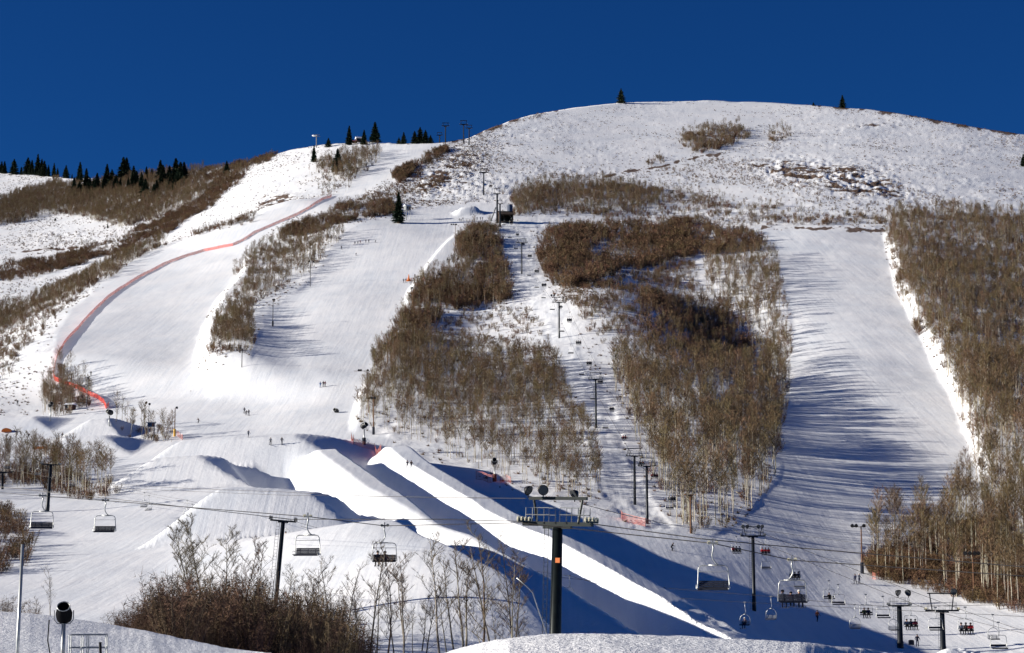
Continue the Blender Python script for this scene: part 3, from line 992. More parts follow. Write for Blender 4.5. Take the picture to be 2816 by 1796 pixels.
def stand_label(px, py):
    if px > 2340:
        return ('tall leafless aspen at the edge of the big wood right of the wide run', 'aspens at the lower edge of the right wood')
    if px > 1670:
        return ('leafless aspen at the foot of the wood between lift line and wide run', 'aspens at the foot of the centre wood')
    if px > 900:
        return ('leafless aspen in the thin wood left of the lift line', 'aspens in the thin wood left of the lift line')
    return ('thin leafless aspen in the snowy grove beside the left jumps', 'aspens in the groves beside the left jumps')


for n_, i in enumerate(ind):
    x, y, z, px, py = pa[i]
    lb, gp = stand_label(px, py)
    k = random.randrange(len(ASPEN_PARTS))
    t = thing('aspen_tree', lb, 'tree', (x, y, z), rv(0, 6.28), gp, ha_[i] / 10.0 * rv(0.75, 1.2))
    link('trunk', ASPEN_PARTS[k][0], t); link('crown', ASPEN_PARTS[k][1], t)


# ================================================================ materials
M_STEEL = plain('dark_green_steel', (0.010, 0.015, 0.014), 0.42, 0.3, 0.35, 2.0)
M_STEEL2 = plain('dark_steel', (0.012, 0.016, 0.022), 0.45, 0.3, 0.3, 2.0)
M_GALV = plain('galvanised_steel', (0.42, 0.43, 0.42), 0.4, 0.6, 0.2, 4.0)
M_GALVD = plain('weathered_galvanised', (0.20, 0.21, 0.215), 0.5, 0.4, 0.25, 3.0)
M_BLACK = plain('black_plastic', (0.010, 0.010, 0.012), 0.5, 0, 0.3, 6.0)
M_PAD = plain('navy_pad', (0.008, 0.012, 0.028), 0.7, 0, 0.3, 6.0)
M_SHEAVE = plain('pale_sheave', (0.62, 0.58, 0.42), 0.5, 0.1, 0.2, 5.0)
M_WOODP = plain('wooden_pole', (0.17, 0.085, 0.045), 0.85, 0, 0.35, 2.5)
M_ORANGE = plain('orange_plastic', (0.62, 0.15, 0.02), 0.6, 0, 0.15, 3.0)
M_NET = plain('red_orange_net', (0.55, 0.19, 0.14), 0.8, 0, 0.15, 1.0)
M_NET2 = plain('vivid_red_net', (0.85, 0.07, 0.03), 0.8, 0, 0.15, 1.0)
M_MATTE = plain('matte_black_barrel', (0.004, 0.004, 0.006), 0.85, 0, 0.3, 4.0, 0.1)
M_ROPE = plain('steel_rope', (0.045, 0.04, 0.038), 0.6, 0.3, 0.2, 0.3)
M_ROOF = plain('snowy_roof', (0.78, 0.80, 0.84), 0.7, 0, 0.06, 1.0)
M_SHED = plain('dark_brown_boards', (0.06, 0.038, 0.028), 0.8, 0, 0.35, 1.5)
M_REDROOF = plain('rusty_roof', (0.16, 0.045, 0.03), 0.7, 0, 0.3, 1.2)
M_BLUE = plain('blue_paint', (0.02, 0.045, 0.11), 0.5, 0, 0.2, 2.0)
M_WHITE = plain('white_paint', (0.75, 0.75, 0.72), 0.5, 0, 0.1, 2.0)
M_YEL = plain('yellow_pad', (0.65, 0.38, 0.04), 0.7, 0, 0.2, 2.0)
M_GREEN = plain('dark_green_boards', (0.025, 0.045, 0.035), 0.8, 0, 0.3, 2.0)


def mk(name, fn, mat, parent):
    g = Geo(); fn(g)
    return link(name, g.mesh(name, [mat] if not isinstance(mat, list) else mat), parent)


def clone(root, loc, rotz=None, label=None, scale=None, group=None):
    r = root.copy(); COL.objects.link(r); r.location = loc
    if rotz is not None:
        r.rotation_euler = (0, 0, rotz)
    if label:
        r['label'] = label
    if group:
        r['group'] = group
    if scale is not None:
        r.scale = scale if not isinstance(scale, (int, float)) else (scale,) * 3
    for ch in list(root.children):
        c = ch.copy(); COL.objects.link(c); c.parent = r
        for gch in list(ch.children):
            d = gch.copy(); COL.objects.link(d); d.parent = c
    return r


def disc(g, c, axis, r, w, sides=14, mi=0):
    a = Vector(axis).normalized() * w / 2
    g.tube([Vector(c) - a, Vector(c) + a], r, sides, mi)


# ================================================================ conifers
def conifer(h=10.0, wid=0.17, n=34):
    tg, cg = Geo(), Geo()
    tg.tube([(0, 0, -0.5), (0, 0, h * 0.5), (0, 0, h * 0.98)], [0.022 * h, 0.013 * h, 0.002 * h], 6)
    for k in range(n):
        q = 0.05 + 0.95 * (k / n)
        rr = wid * h * ((1 - q) ** 0.85 + 0.03) * rv(0.75, 1.2)
        m = 11 if q < 0.8 else 7
        for j in range(m):
            az = 6.283 * (j + rv(0, 1)) / m
            ln = rr * rv(0.7, 1.15)
            d = Vector((math.cos(az), math.sin(az), rv(-0.55, 0.05)))
            p = Vector((0, 0, h * q))
            for b in range(5):
                pp = p + d * ln * rv(0.15, 0.85)
                dd = (d + Vector((rv(-.8, .8), rv(-.8, .8), rv(-.35, .25)))).normalized()
                blade(cg, pp, dd, ln * rv(0.3, 0.55) + 0.12, 0.035 * h, 0)
            blade(cg, p, d, ln, 0.05 * h, 0)
    for b in range(8):
        blade(cg, Vector((0, 0, h * 0.93)), Vector((rv(-.2, .2), rv(-.2, .2), 1)), h * 0.07, 0.02 * h, 0)
    return tg.mesh('conifer_trunk', [M_DARKBARK]), cg.mesh('conifer_crown', [M_NEEDLE])


FIRS = [conifer(10, w_, n_) for w_, n_ in ((0.13, 34), (0.17, 30), (0.21, 28), (0.15, 36), (0.27, 26), (0.11, 34))]


def px_per_m(loc):
    return F / (loc.y * CT + loc.z * ST)


def plant(name, meshes, px, py, hpx, label, group, cat='tree', base=10.0, wscale=1.7, sink=0.0):
    loc = hit(px, py)
    s = hpx * 1.06 / px_per_m(loc) / base
    t = thing(name, label, cat, (loc.x, loc.y, loc.z - sink), rv(0, 6.28), group)
    t.scale = (s * wscale, s * wscale, s)
    link('trunk', meshes[0], t); link('crown', meshes[1], t)
    return t


single = 'single_conifers'
for px, py, h, k, lb in ((1708, 284, 40, 2, 'dark conifer alone on the crest left of the summit dome'),
                         (2317, 296, 35, 1, 'dark narrow conifer alone on the right shoulder of the summit'),
                         (2237, 291, 10, 4, 'tiny dark conifer on the summit crest left of the narrow one'),
                         (2815, 458, 34, 1, 'dark conifer cut by the right edge of the picture'),
                         (863, 446, 46, 5, 'slim dark conifer above the left end of the knoll grove'),
                         (928, 472, 62, 1, 'ragged dark conifer standing in the bare grove on the knoll'),
                         (960, 399, 52, 0, 'tall slim conifer on the knoll crest left of the hut'),
                         (1001, 398, 40, 3, 'short conifer in front of the hut on the knoll crest'),
                         (1031, 392, 56, 1, 'tall pointed conifer on the knoll crest right of the hut'),
                         (903, 405, 25, 4, 'squat bushy conifer on the crest beside the lift bullwheel'),
                         (1110, 394, 32, 1, 'small conifer left of the dark clump on the skyline saddle'),
                         (1097, 394, 18, 4, 'low conifer at the left of the skyline saddle'),
                         (1140, 394, 34, 2, 'leftmost conifer of the dark clump on the skyline saddle'),
                         (1155, 394, 44, 2, 'tallest conifer of the dark clump on the skyline saddle'),
                         (1170, 394, 36, 2, 'right middle conifer of the dark clump on the skyline saddle'),
                         (1184, 394, 22, 4, 'lowest conifer at the right end of the dark skyline clump'),
                         (1096, 614, 84, 0, 'large dark spruce beside the stilted hut above the middle run'),
                         (623, 480, 37, 1, 'lone conifer on the olive ridge far left of the knoll'),
                         (152, 607, 8, 4, 'tiny conifer on the bare white knob in the left gully'),
                         (296, 628, 14, 5, 'tiny slim conifer under the olive wood in the left gully')):
    t = plant('conifer', FIRS[k], px, py, h, lb, None)

for px, py, h in ((4, 476, 32), (12, 478, 34), (38, 480, 42), (58, 481, 22), (76, 480, 46), (87, 481, 40), (103, 483, 58), (114, 484, 46), (121, 485, 42), (133, 486, 32), (148, 487, 38), (158, 488, 26), (181, 490, 35), (198, 492, 14)):
    plant('conifer', FIRS[random.choice((0, 1, 3, 5, 2))], px, py, h, 'dark conifer in the row along the far left skyline', 'conifers in a row on the far left skyline')
for px, py, h in ((203, 532, 40), (219, 503, 52), (218, 540, 38), (236, 532, 62), (246, 538, 45), (266, 531, 50), (258, 536, 42), (293, 522, 64), (285, 535, 46), (307, 510, 40), (318, 531, 46),
                  (338, 505, 66), (347, 495, 56), (330, 530, 36), (352, 530, 38), (366, 529, 66), (374, 525, 50), (388, 536, 56), (399, 547, 50), (402, 500, 38), (417, 498, 32), (430, 541, 42), (422, 546, 36),
                  (440, 502, 56), (447, 520, 60), (465, 508, 48), (467, 526, 42), (482, 517, 74), (495, 516, 64), (505, 507, 56), (478, 529, 40)):
    plant('conifer', FIRS[random.choice((0, 1, 2, 3))], px, py, h * 1.08, 'dark conifer in the dense stand above the olive wood at left', 'conifers in the dense stand at upper left')


# ================================================================ foreground aspens and brush
def near_aspen(h=8.5, fork=False, seed=0, limb0=0.35, twn=1.0):
    """leafless aspen close to the camera: real limbs and fine twigs"""
    random.seed(seed)
    tg, cg = Geo(), Geo()
    limbs = []

    def stem(p0, d0, ln, r0, lvl):
        pts = [p0]; d = d0.normalized(); n = 7 if lvl == 0 else 4
        for i in range(n):
            d = (d + Vector((rv(-1, 1), rv(-1, 1), rv(-.2, .5))) * (0.09 if lvl == 0 else 0.22)).normalized()
            pts.append(pts[-1] + d * ln / n)
        rad = [max(r0 * (1 - 0.85 * i / n), 0.006) for i in range(n + 1)]
        (tg if lvl == 0 else cg).tube(pts, rad, 7 if lvl == 0 else 4, 0 if lvl == 0 else 1, cap=False)
        if lvl < 3:
            k = int((13, 6, 5)[lvl] * twn)
            for j in range(k):
                q = (limb0 if lvl == 0 else 0.25) + (0.98 - (limb0 if lvl == 0 else 0.25)) * (j + rv(0, 1)) / k
                i = min(int(q * n), n - 1)
                p = pts[i].lerp(pts[i + 1], q * n - i)
                az = rv(0, 6.283)
                side = Vector((math.cos(az), math.sin(az), 0))
                dd = (side * rv(0.7, 1.1) + Vector((0, 0, rv(0.25, 0.9))) + d * 0.3).normalized()
                l2 = ln * (0.24 if lvl == 0 else 0.5) * rv(0.6, 1.25) * (1.15 - 0.6 * q)
                if lvl < 2:
                    stem(p, dd, l2, r0 * (0.24 if lvl == 0 else 0.5), lvl + 1)
                else:
                    blade(cg, p, dd, l2 * 1.3, 0.017, 0)
        if lvl >= 1:
            for j in range(int(7 * twn)):
                q = rv(0.3, 1.0); i = min(int(q * n), n - 1)
                p = pts[i].lerp(pts[i + 1], q * n - i)
                blade(cg, p, (d + Vector((rv(-1, 1), rv(-1, 1), rv(-.3, 1)))), rv(0.14, 0.4), 0.018, 0)
    stem(Vector((0, 0, -0.6)), Vector((rv(-.08, .08), rv(-.08, .08), 1)), h + 0.6, 0.0125 * h, 0)
    if fork:
        stem(Vector((0, 0, h * rv(0.15, 0.35))), Vector((rv(-.3, .3), rv(-.3, .3), 1)), h * 0.6, 0.009 * h, 0)
    return tg.mesh('near_aspen_trunk', [M_NBARK], True), cg.mesh('near_aspen_crown', [M_TWIGN, M_LIMB])


M_TWIGN = bark_mat('near_twigs', (0.06, 0.04, 0.026), (0.15, 0.105, 0.066), 2.0)
M_LIMB = bark_mat('limb_bark', (0.07, 0.05, 0.035), (0.20, 0.165, 0.12), 2.0)
M_NBARK = bark_mat('near_aspen_bark', (0.06, 0.05, 0.04), (0.36, 0.33, 0.26), 1.6, rnd=0.35)
NEARA = [near_aspen(8.5, k in (1, 4), 100 + k, (0.42, 0.35, 0.5, 0.3, 0.38, 0.45, 0.26)[k], (1.0, 1.0, .9, 1.15, 1.0, .8, 1.5)[k]) for k in range(7)]
DARKT = NEARA[3][0].copy(); DARKT.materials.clear(); DARKT.materials.append(M_DARKBARK)
random.seed(21)


def near_shrub(h=3.4, seed=0, mat=None, n=1500, w=0.5):
    random.seed(seed)
    g = Geo()
    for s in range(16):
        az = rv(0, 6.28); l = rv(0, 1) ** .6
        top = Vector((math.cos(az) * l * w * h, math.sin(az) * l * w * h, h * rv(0.6, 0.98)))
        base = Vector((top.x * 0.22, top.y * 0.22, -0.3))
        mid = base.lerp(top, 0.5) + Vector((rv(-.2, .2), rv(-.2, .2), .1))
        g.tube([base, mid, top], [0.035, 0.02, 0.006], 4, 1, cap=False)
        for j in range(n // 16):
            a = rv(0.15, 1.0)
            p = base.lerp(mid, a * 2) if a < .5 else mid.lerp(top, a * 2 - 1)
            p = p + Vector((rv(-1, 1), rv(-1, 1), rv(-.5, .7))) * 0.13 * h * rv(0, 1)
            d = Vector((rv(-1, 1), rv(-1, 1), rv(-0.2, 1.3)))
            blade(g, p, d, rv(0.15, 0.55), 0.026, 0)
    return g.mesh('shrub', [mat or M_NOAK, M_DARKBARK])


M_NOAK = bark_mat('near_oak_twigs', (0.05, 0.031, 0.020), (0.145, 0.093, 0.057), 1.5)
NEARS = [near_shrub(3.4, 200 + k, None, 1500, (0.45, 0.55, 0.6, 0.5)[k]) for k in range(4)]
REDS = near_shrub(2.2, 300, M_RED, 900, 0.45)
random.seed(5)


def at_r(px, py, r):
    return Vector(unproj(px, py, r))


def near_at(px, r, sink=0.0):
    """ground point in the picture column px at distance r"""
    u = (px - CX) / F
    z = -9.0
    for _ in range(3):
        x = u * (r * CT + z * ST)
        z = gz(x, r)
    return Vector((x, r, z - sink))


LONE = [  # column, distance, top row in the photo, shape, label
    (1014, 150, 1500, 0, 'crooked leafless aspen below the chair with the red jacket rider'),
    (1035, 158, 1590, 5, 'thin leafless aspen behind the crooked one under the red jacket rider'),
    (1062, 150, 1545, 3, 'dark-stemmed leafless aspen right of the crooked one'),
    (1088, 156, 1600, 2, 'thin pale aspen between the dark stem and the burled trunk'),
    (1111, 146, 1525, 1, 'thick leafless aspen with twin stems left of the forked sapling'),
    (1160, 150, 1615, 4, 'forked pale aspen standing low between two tall trunks'),
    (1209, 148, 1478, 0, 'tall pale aspen reaching into the blue shadow left of the ridge trees'),
    (1236, 160, 1610, 5, 'slender faint aspen behind the tall pale one'),
    (1258, 150, 1530, 2, 'thin straight aspen left of the double white trunk'),
    (1282, 146, 1490, 1, 'pale aspen with bare white trunk left of the brown barked tree'),
    (1316, 144, 1468, 3, 'brown barked leafless tree, tallest of the row before the big pylon'),
    (1370, 146, 1490, 2, 'dark slender aspen right of the brown barked tree'),
    (1405, 144, 1545, 0, 'short pale aspen third from the big pylon'),
    (1420, 146, 1500, 4, 'leaning white aspen nearest the big pylon'),
    (1448, 144, 1650, 5, 'small twiggy aspen at the foot of the big pylon'),
    (1378, 150, 1660, 5, 'small leafless sapling before the blue shadow, left of the pylon'),
    (536, 168, 1500, 6, 'left stem of the twiggy grove on the smooth left slope'),
    (560, 166, 1450, 6, 'tallest crown of the twiggy grove on the smooth left slope'),
    (585, 168, 1432, 6, 'pointed top tree of the twiggy grove on the smooth left slope'),
    (612, 170, 1460, 6, 'middle right tree of the twiggy grove on the left slope'),
    (640, 168, 1490, 6, 'rounded right tree of the twiggy grove on the left slope'),
    (662, 172, 1560, 5, 'lowest right tree of the twiggy grove on the left slope'),
    (700, 170, 1490, 2, 'single thin aspen between the grove and the T-shaped pylon'),
    (735, 168, 1570, 5, 'thin aspen just left of the T-shaped pylon foot'),
    (776, 166, 1560, 0, 'thin aspen just right of the T-shaped pylon foot'),
    (808, 158, 1590, 3, 'leafless aspen under the empty quad chair'),
    (836, 155, 1610, 4, 'pale aspen second from the empty quad chair, in the brush'),
    (862, 158, 1560, 1, 'twin-stemmed aspen above the red bush'),
    (890, 152, 1570, 2, 'leafless aspen at the right end of the dark brush'),
    (918, 150, 1540, 0, 'bare aspen with white lower trunk beside the red bush'),
    (938, 156, 1550, 5, 'slim leaning aspen right of the white-trunked one'),
    (968, 150, 1600, 3, 'leafless aspen under the small empty chairs'),
    (140, 128, 1565, 5, 'small pale sapling left of the snow gun'),
    (108, 132, 1640, 2, 'tiny dark sapling beside the bush at far left'),
    (990, 162, 1650, 4, 'low faint aspen behind the crooked one'),
    (1135, 165, 1660, 5, 'low faint aspen behind the forked sapling'),
]
for px, r, top, k, lb in LONE:
    loc = near_at(px, r)
    h = (HOR - top) / F * r - loc.z
    h = max(2.0, h)
    s = h / 8.6
    t = thing('aspen_tree', lb, 'tree', loc, rv(0, 6.28), 'aspens on the near slope')
    t.scale = (s * 0.9, s * 0.9, s)
    link('trunk', DARKT if k == 3 else NEARA[k][0], t); link('crown', NEARA[k][1], t)

for i in range(170):
    q = (i + rv(0, 1)) / 170
    px = 350 + (985 - 350) * q
    rr_ = rv(112, 166)
    loc = near_at(px, rr_)
    top = np.interp(px, [350, 400, 480, 560, 640, 720, 800, 900, 985], [1685, 1625, 1590, 1590, 1600, 1605, 1610, 1640, 1720]) + rv(-38, 140)
    h = max(1.2, (HOR - top) / F * rr_ - loc.z)
    h = min(h, 6.8)
    o = link('shrub', NEARS[random.randrange(4)], None, loc)
    o.rotation_euler = (0, 0, rv(0, 6.28)); s = h / 3.4; w_ = min(s, 1.25) * rv(.85, 1.1); o.scale = (w_, w_, s)
    o['label'] = 'leafless brown shrub in the dark thicket at the lower left'; o['category'] = 'shrub'
    o['group'] = 'shrubs of the dark thicket on the near slope'
for px, rr_, h, lb in ((10, 128, 2.8, 'leafless shrub cut by the left edge below the skier'), (45, 130, 2.6, 'leafless shrub just right of the white pole'), (75, 134, 2.0, 'low leafless shrub at the right of the far left bushes'),
                       (22, 138, 3.0, 'leafless shrub standing behind the white pole'), (350, 140, 1.6, 'small reddish shrub at the left tip of the thicket')):
    o = link('shrub', NEARS[random.randrange(4)], None, near_at(px, rr_)); s = h / 3.4; o.scale = (s * 1.1, s * 1.1, s)
    o['label'] = lb; o['category'] = 'shrub'; o['group'] = 'shrubs at the far left edge'
o = link('shrub', REDS, None, near_at(852, 118)); o['label'] = 'rusty orange shrub at the bottom of the thicket'; o['category'] = 'shrub'
o.scale = (1.35, 1.35, 1.35)
for px, rr_, h in ((985, 128, 1.5), (1040, 134, 1.3), (1150, 136, 1.6), (1190, 138, 1.2), (1240, 140, 1.3), (1405, 140, 1.5), (1440, 142, 1.6), (1090, 130, 1.2)):
    o = link('shrub', NEARS[random.randrange(4)], None, near_at(px, rr_)); s = h / 3.4; o.scale = (s * 1.1, s * 1.1, s); o.rotation_euler = (0, 0, rv(0, 6))
    o['label'] = 'small bare shrub at the foot of the near aspens'; o['category'] = 'shrub'; o['group'] = 'small shrubs under the near aspens'


# ================================================================ lift pylons
def pylon(name, label, loc, H, W, rotz=0.0, gantry=True, gh=1.5, r=0.33, lean=0.0, group=None, wheels=4, rails=True, mat=None, mark=False, detail=True, topW=None, oneside=0):
    """pole with cross arm, working gantry above it, sheave trains at the ends, ladder and rails"""
    mat = mat or M_STEEL
    t = thing(name, label, 'lift pylon', loc, rotz, group)
    t.rotation_euler = (0, lean, rotz)

    def pole(g):
        g.tube([(0, 0, -1.5), (0, 0, H * 0.15), (0, 0, H * 0.16), (0, 0, H)], [r * 1.15, r * 1.12, r, r * 0.82], 16 if detail else 8)
    o = mk('pole', pole, mat, t)
    if detail:
        for p in o.data.polygons:
            p.use_smooth = len(p.vertices) == 4
    th = max(0.16, W * 0.05) * (1.0 if detail else 1.8)

    def arm(g):
        g.box((0, 0, H + th * 0.5), (W, th * 1.3, th))
        g.box((0, 0, H - th * 0.35), (W * 0.4, th * 1.1, th * 0.65))
    mk('crossarm', arm, mat, t)
    if gantry:
        tw_ = topW or W * 0.86

        def gan(g):
            g.tube([(-W * 0.30, 0, H + th), (-tw_ * 0.42, 0, H + th + gh)], th * 0.34, 6)
            g.tube([(W * 0.30, 0, H + th), (tw_ * 0.42, 0, H + th + gh)], th * 0.34, 6)
            g.box((0, 0, H + th + gh + th * .4), (tw_, th * .8, th * .8))
        mk('gantry', gan, mat, t)
    if rails and detail:
        def rail(g):
            rr = max(0.022, W * 0.006)
            for sx in (-1, 1):
                x0, x1 = sx * W * 0.08, sx * W * 0.42
                for y in (-0.45, 0.45):
                    g.tube([(x0, y, H + th), (x0, y, H + th + 1.0), (x1, y, H + th + 1.0), (x1, y, H + th)], rr, 5)
                    g.tube([(x0, y, H + th + .5), (x1, y, H + th + .5)], rr, 5)
                    g.tube([((x0 + x1) / 2, y, H + th), ((x0 + x1) / 2, y, H + th + 1.0)], rr, 5)
        mk('railing', rail, M_GALVD if W > 4.4 else mat, t)
    for sx in (-1, 1):
        if oneside and sx != oneside:
            continue

        def shv(g, sx=sx):
            x = sx * (W * 0.5 - 0.05)
            n = wheels
            rw = 0.17 if W < 5.5 else 0.22
            g.box((x, 0, H + th + 0.02), (0.10, n * 0.44, 0.12), 1)
            for k in range(n):
                y = (k - (n - 1) / 2) * (0.42 if W < 5.5 else 0.50)
                disc(g, (x - 0.12 * sx * 0, y, H + th + 0.16), (1, 0, 0), rw, 0.08, 12 if detail else 7, 0)
                if detail:
                    disc(g, (x, y, H + th + 0.16), (1, 0, 0), rw * .35, 0.12, 8, 1)
        mk('sheave_train', shv, [M_SHEAVE if W > 4.4 else M_GALVD, mat], t)
    if detail:
        def lad(g):
            y = -r * 1.25; x = -r * 0.6
            for s in (-.16, .16):
                g.tube([(x + s - 0.3, y, 0.2), (x + s - 0.3, y, H)], 0.022, 4)
            k = 0.4
            while k < H:
                g.tube([(x - .46, y, k), (x - .14, y, k)], 0.016, 4); k += 0.32
        mk('ladder', lad, mat, t)
    if mark:
        mk('marker_plate', lambda g: g.box((r * 0.75, -r * 1.02, H * 0.80), (0.36, 0.04, 0.34)), M_ORANGE, t)
    return t


M_LENS = plain('lamp_glass', (0.05, 0.055, 0.06), 0.25, 0, 0.2, 4.0, 0.6)


def floodlight(name, label, loc, s=1.0, yaw=0.0, pitch=0.5, group=None, mat=None):
    """shallow round lamp head on a short stem: thing > hood, lens, stem"""
    t = thing(name, label, 'floodlight', loc, yaw, group, s)
    g = Geo()
    ax = Vector((0, -math.cos(pitch), -math.sin(pitch)))
    c = Vector((0, 0, 0.55))
    g.tube([c - ax * 0.32, c - ax * 0.2, c + ax * 0.02, c + ax * 0.10], [0.10, 0.22, 0.36, 0.38], 14)
    link('hood', g.mesh('hood', [mat or M_BLACK], True), t)
    g = Geo(); disc(g, c + ax * 0.105, ax, 0.33, 0.03, 14)
    link('lens', g.mesh('lens', [M_LENS]), t)
    g = Geo(); g.tube([(0, 0, 0), (0, 0, 0.45)], 0.04, 6)
    link('stem', g.mesh('stem', [M_STEEL]), t)
    return t


def pylon_at(px, by, ay, wpx, label, r0=None, **kw):
    loc = hit(px, by) if r0 is None else near_at(px, r0)
    m = px_per_m(loc)
    H = (by - ay) / m
    W = wpx / m
    kw.setdefault('r', 0.26)
    return pylon('lift_pylon', label, loc, H, W, **kw), loc, m


# the big near pylon
R1 = 135.0
c1 = at_r(1522, 1447, R1)
g1 = gz(c1.x, R1)
H1 = c1.z - g1
p1 = pylon('lift_pylon', 'huge dark green lift pylon with pale wheels and an orange plate, nearest of all', (c1.x, R1, g1), H1, 5.6, math.radians(-32), gh=1.55, r=0.44, wheels=4, mark=True, lean=math.radians(1.6), topW=4.7)
top1 = Vector((c1.x, R1, c1.z))
for dx, dz, yaw, pt, sc, lb in ((-1.78, 1.98, 0.9, 0.5, 1.0, 'dark floodlight at the left end of the big pylon'), (-0.72, 1.98, 0.1, 0.05, 1.0, 'round floodlight facing the viewer on the big pylon'), (1.50, 1.70, -1.0, 0.55, 1.0, 'dark floodlight at the right end of the big pylon')):
    floodlight('floodlight', lb, top1 + Vector((dx, 0.1, dz)), sc, yaw, pt, 'floodlights on the big pylon')

P = {}
P['a'] = pylon_at(2074, 1680, 1477, 68, 'dark lift pylon with two pairs of round floodlights, right of the long snow ramp', gh=1.2, r=0.27, mat=M_STEEL2)
P['b'] = pylon_at(1780, 1440, 1283, 48, 'dark lift pylon right of its twin at the foot of the lift line', gh=1.4, mat=M_STEEL2, rotz=0.0)
P['c'] = pylon_at(1746, 1388, 1255, 46, 'dark lift pylon left of its twin at the foot of the lift line', gh=1.4, mat=M_STEEL2)
P['d'] = pylon_at(1639, 1176, 1043, 40, 'dark lift pylon in the blue shade halfway down the lift line', gh=1.5, mat=M_STEEL2)
P['e'] = pylon_at(1538, 930, 831, 36, 'dark lift pylon casting a long thin shadow on the white knoll', gh=1.5, mat=M_STEEL2)
P['f'] = pylon_at(1435, 753, 667, 32, 'dark lift pylon at the left edge of the brown brush band', gh=1.4, mat=M_STEEL2)
P['g'] = pylon_at(1330, 536, 474, 26, 'lift pylon standing in the open sage above the top station', gh=1.6, detail=False, mat=M_STEEL2, r=0.4)
P['h'] = pylon_at(1367, 614, 532, 20, 'tall lift pylon beside the top station shed', gh=2.4, detail=False, mat=M_STEEL2, r=0.5)
P['i'] = pylon_at(1375, 624, 560, 15, 'shorter lift pylon in front of the top station shed', gh=1.6, detail=False, mat=M_STEEL2, r=0.45)
P['j'] = pylon_at(1225, 392, 346, 21, 'skyline lift pylon second from left on the saddle', gh=1.6, detail=False, mat=M_STEEL2, r=0.42)
P['k'] = pylon_at(1275, 393, 342, 22, 'tallest skyline lift pylon right of the saddle', gh=2.2, detail=False, mat=M_STEEL2, r=0.42)
P['l'] = pylon_at(1290, 398, 352, 19, 'skyline lift pylon at the right end of the saddle', gh=1.6, detail=False, mat=M_STEEL2, r=0.42)
P['m'] = pylon_at(1209, 392, 371, 17, 'shortest skyline lift pylon at the left of the saddle', gh=1.5, detail=False, mat=M_STEEL2, r=0.42)
P['n'] = pylon_at(2476, 1782, 1668, 62, 'stout dark lift pylon with a pair of floodlights, beside the lone walker', r0=275, gh=0.4, gantry=False, r=0.42, mat=M_STEEL2, wheels=5)
P['o'] = pylon_at(2594, 1784, 1672, 92, 'wide-armed dark lift pylon with a tall gantry at the lower right', r0=272, gh=2.2, r=0.40, mat=M_STEEL2, wheels=4)
P['p'] = pylon_at(130, 1408, 1279, 52, 'plain T-shaped lift pylon at the left below the thin aspens', gantry=False, rails=False, r=0.36, mat=M_STEEL2, wheels=6, lean=math.radians(2.5))
P['q'] = pylon_at(1900, 1467, 1363, 30, 'brown T-shaped pole at the foot of the centre wood', gantry=False, rails=False, r=0.18, mat=M_WOODP)
P['r'] = pylon_at(6, 1345, 1300, 54, 'lift pylon cut by the left edge of the picture', gantry=False, rails=False, r=0.3, mat=M_STEEL2, wheels=4)
# T pylon in front of the near jump
c2 = at_r(778, 1434, 185.0); g2 = gz(c2.x, 185.0)
pT = pylon('lift_pylon', 'dark T-shaped lift pylon leaning right beside the empty quad chair', (c2.x - 0.75, 185.0, g2), c2.z - g2, 2.5, 0.0, gantry=False, rails=False, r=0.24, wheels=5, mat=M_STEEL2, lean=math.radians(4.5), mark=False)

for key, offs in (('a', (-1.45, -0.85, 0.85, 1.4)),):
    t, loc, m = P[key]
    hz = (1680 - 1457) / m
    for i, dx in enumerate(offs):
        floodlight('floodlight', ('outer left', 'inner left', 'inner right', 'outer right')[i] + ' round floodlight on the pylon right of the long snow ramp', loc + Vector((dx, 0, hz)), 0.8, (-0.4, 0.3, -0.3, 0.5)[i], 0.3, 'floodlights on the pylon by the snow ramp')
t, loc, m = P['n']
for i, dx in enumerate((-0.1, 1.35)):
    floodlight('floodlight', ('left', 'right')[i] + ' of the two dark floodlights over the stout pylon at lower right', loc + Vector((dx, 0.1, (1782 - 1646) / m)), 1.35, (0.8, -0.9)[i], 0.5, 'floodlights on the stout pylon')
t, loc, m = P['o']
floodlight('floodlight', 'dark floodlight at the right end of the wide-armed gantry', loc + Vector((1.7, 0.1, (1784 - 1632) / m)), 1.3, 0.2, 0.1, 'floodlights on the wide-armed pylon')
t, loc, m = P['e']
for i, dx in enumerate((-2.6, -1.7)):
    floodlight('floodlight', ('outer', 'inner')[i] + ' small floodlight on the pylon casting the long shadow', loc + Vector((dx, 0, (930 - 815) / m)), 1.0, 0.4, 0.4, 'floodlights on the shadow-casting pylon')

# skyline bullwheel
loc = hit(870, 406); m = px_per_m(loc)
t = thing('lift_terminal', 'skyline lift mast with a pale round bullwheel', 'lift terminal', loc)
hb = 31 / m
mk('mast', lambda g: g.tube([(0, 0, -1), (0, 0, hb + 1.2)], 0.35, 8), M_GALVD, t)
mk('bullwheel', lambda g: disc(g, (-1.4, 0, hb + 0.6), (0, 0, 1), 1.9, 0.5, 20), M_WHITE, t)
mk('crossarm', lambda g: (g.box((0.6, 0, hb + 0.2), (4.4, 0.3, 0.3)), g.box((0.4, 0, hb + 1.6), (3.6, 0.25, 0.25)), g.tube([(1.2, 0, hb), (1.6, 0, hb + 1.6)], .1, 5)), M_GALVD, t)


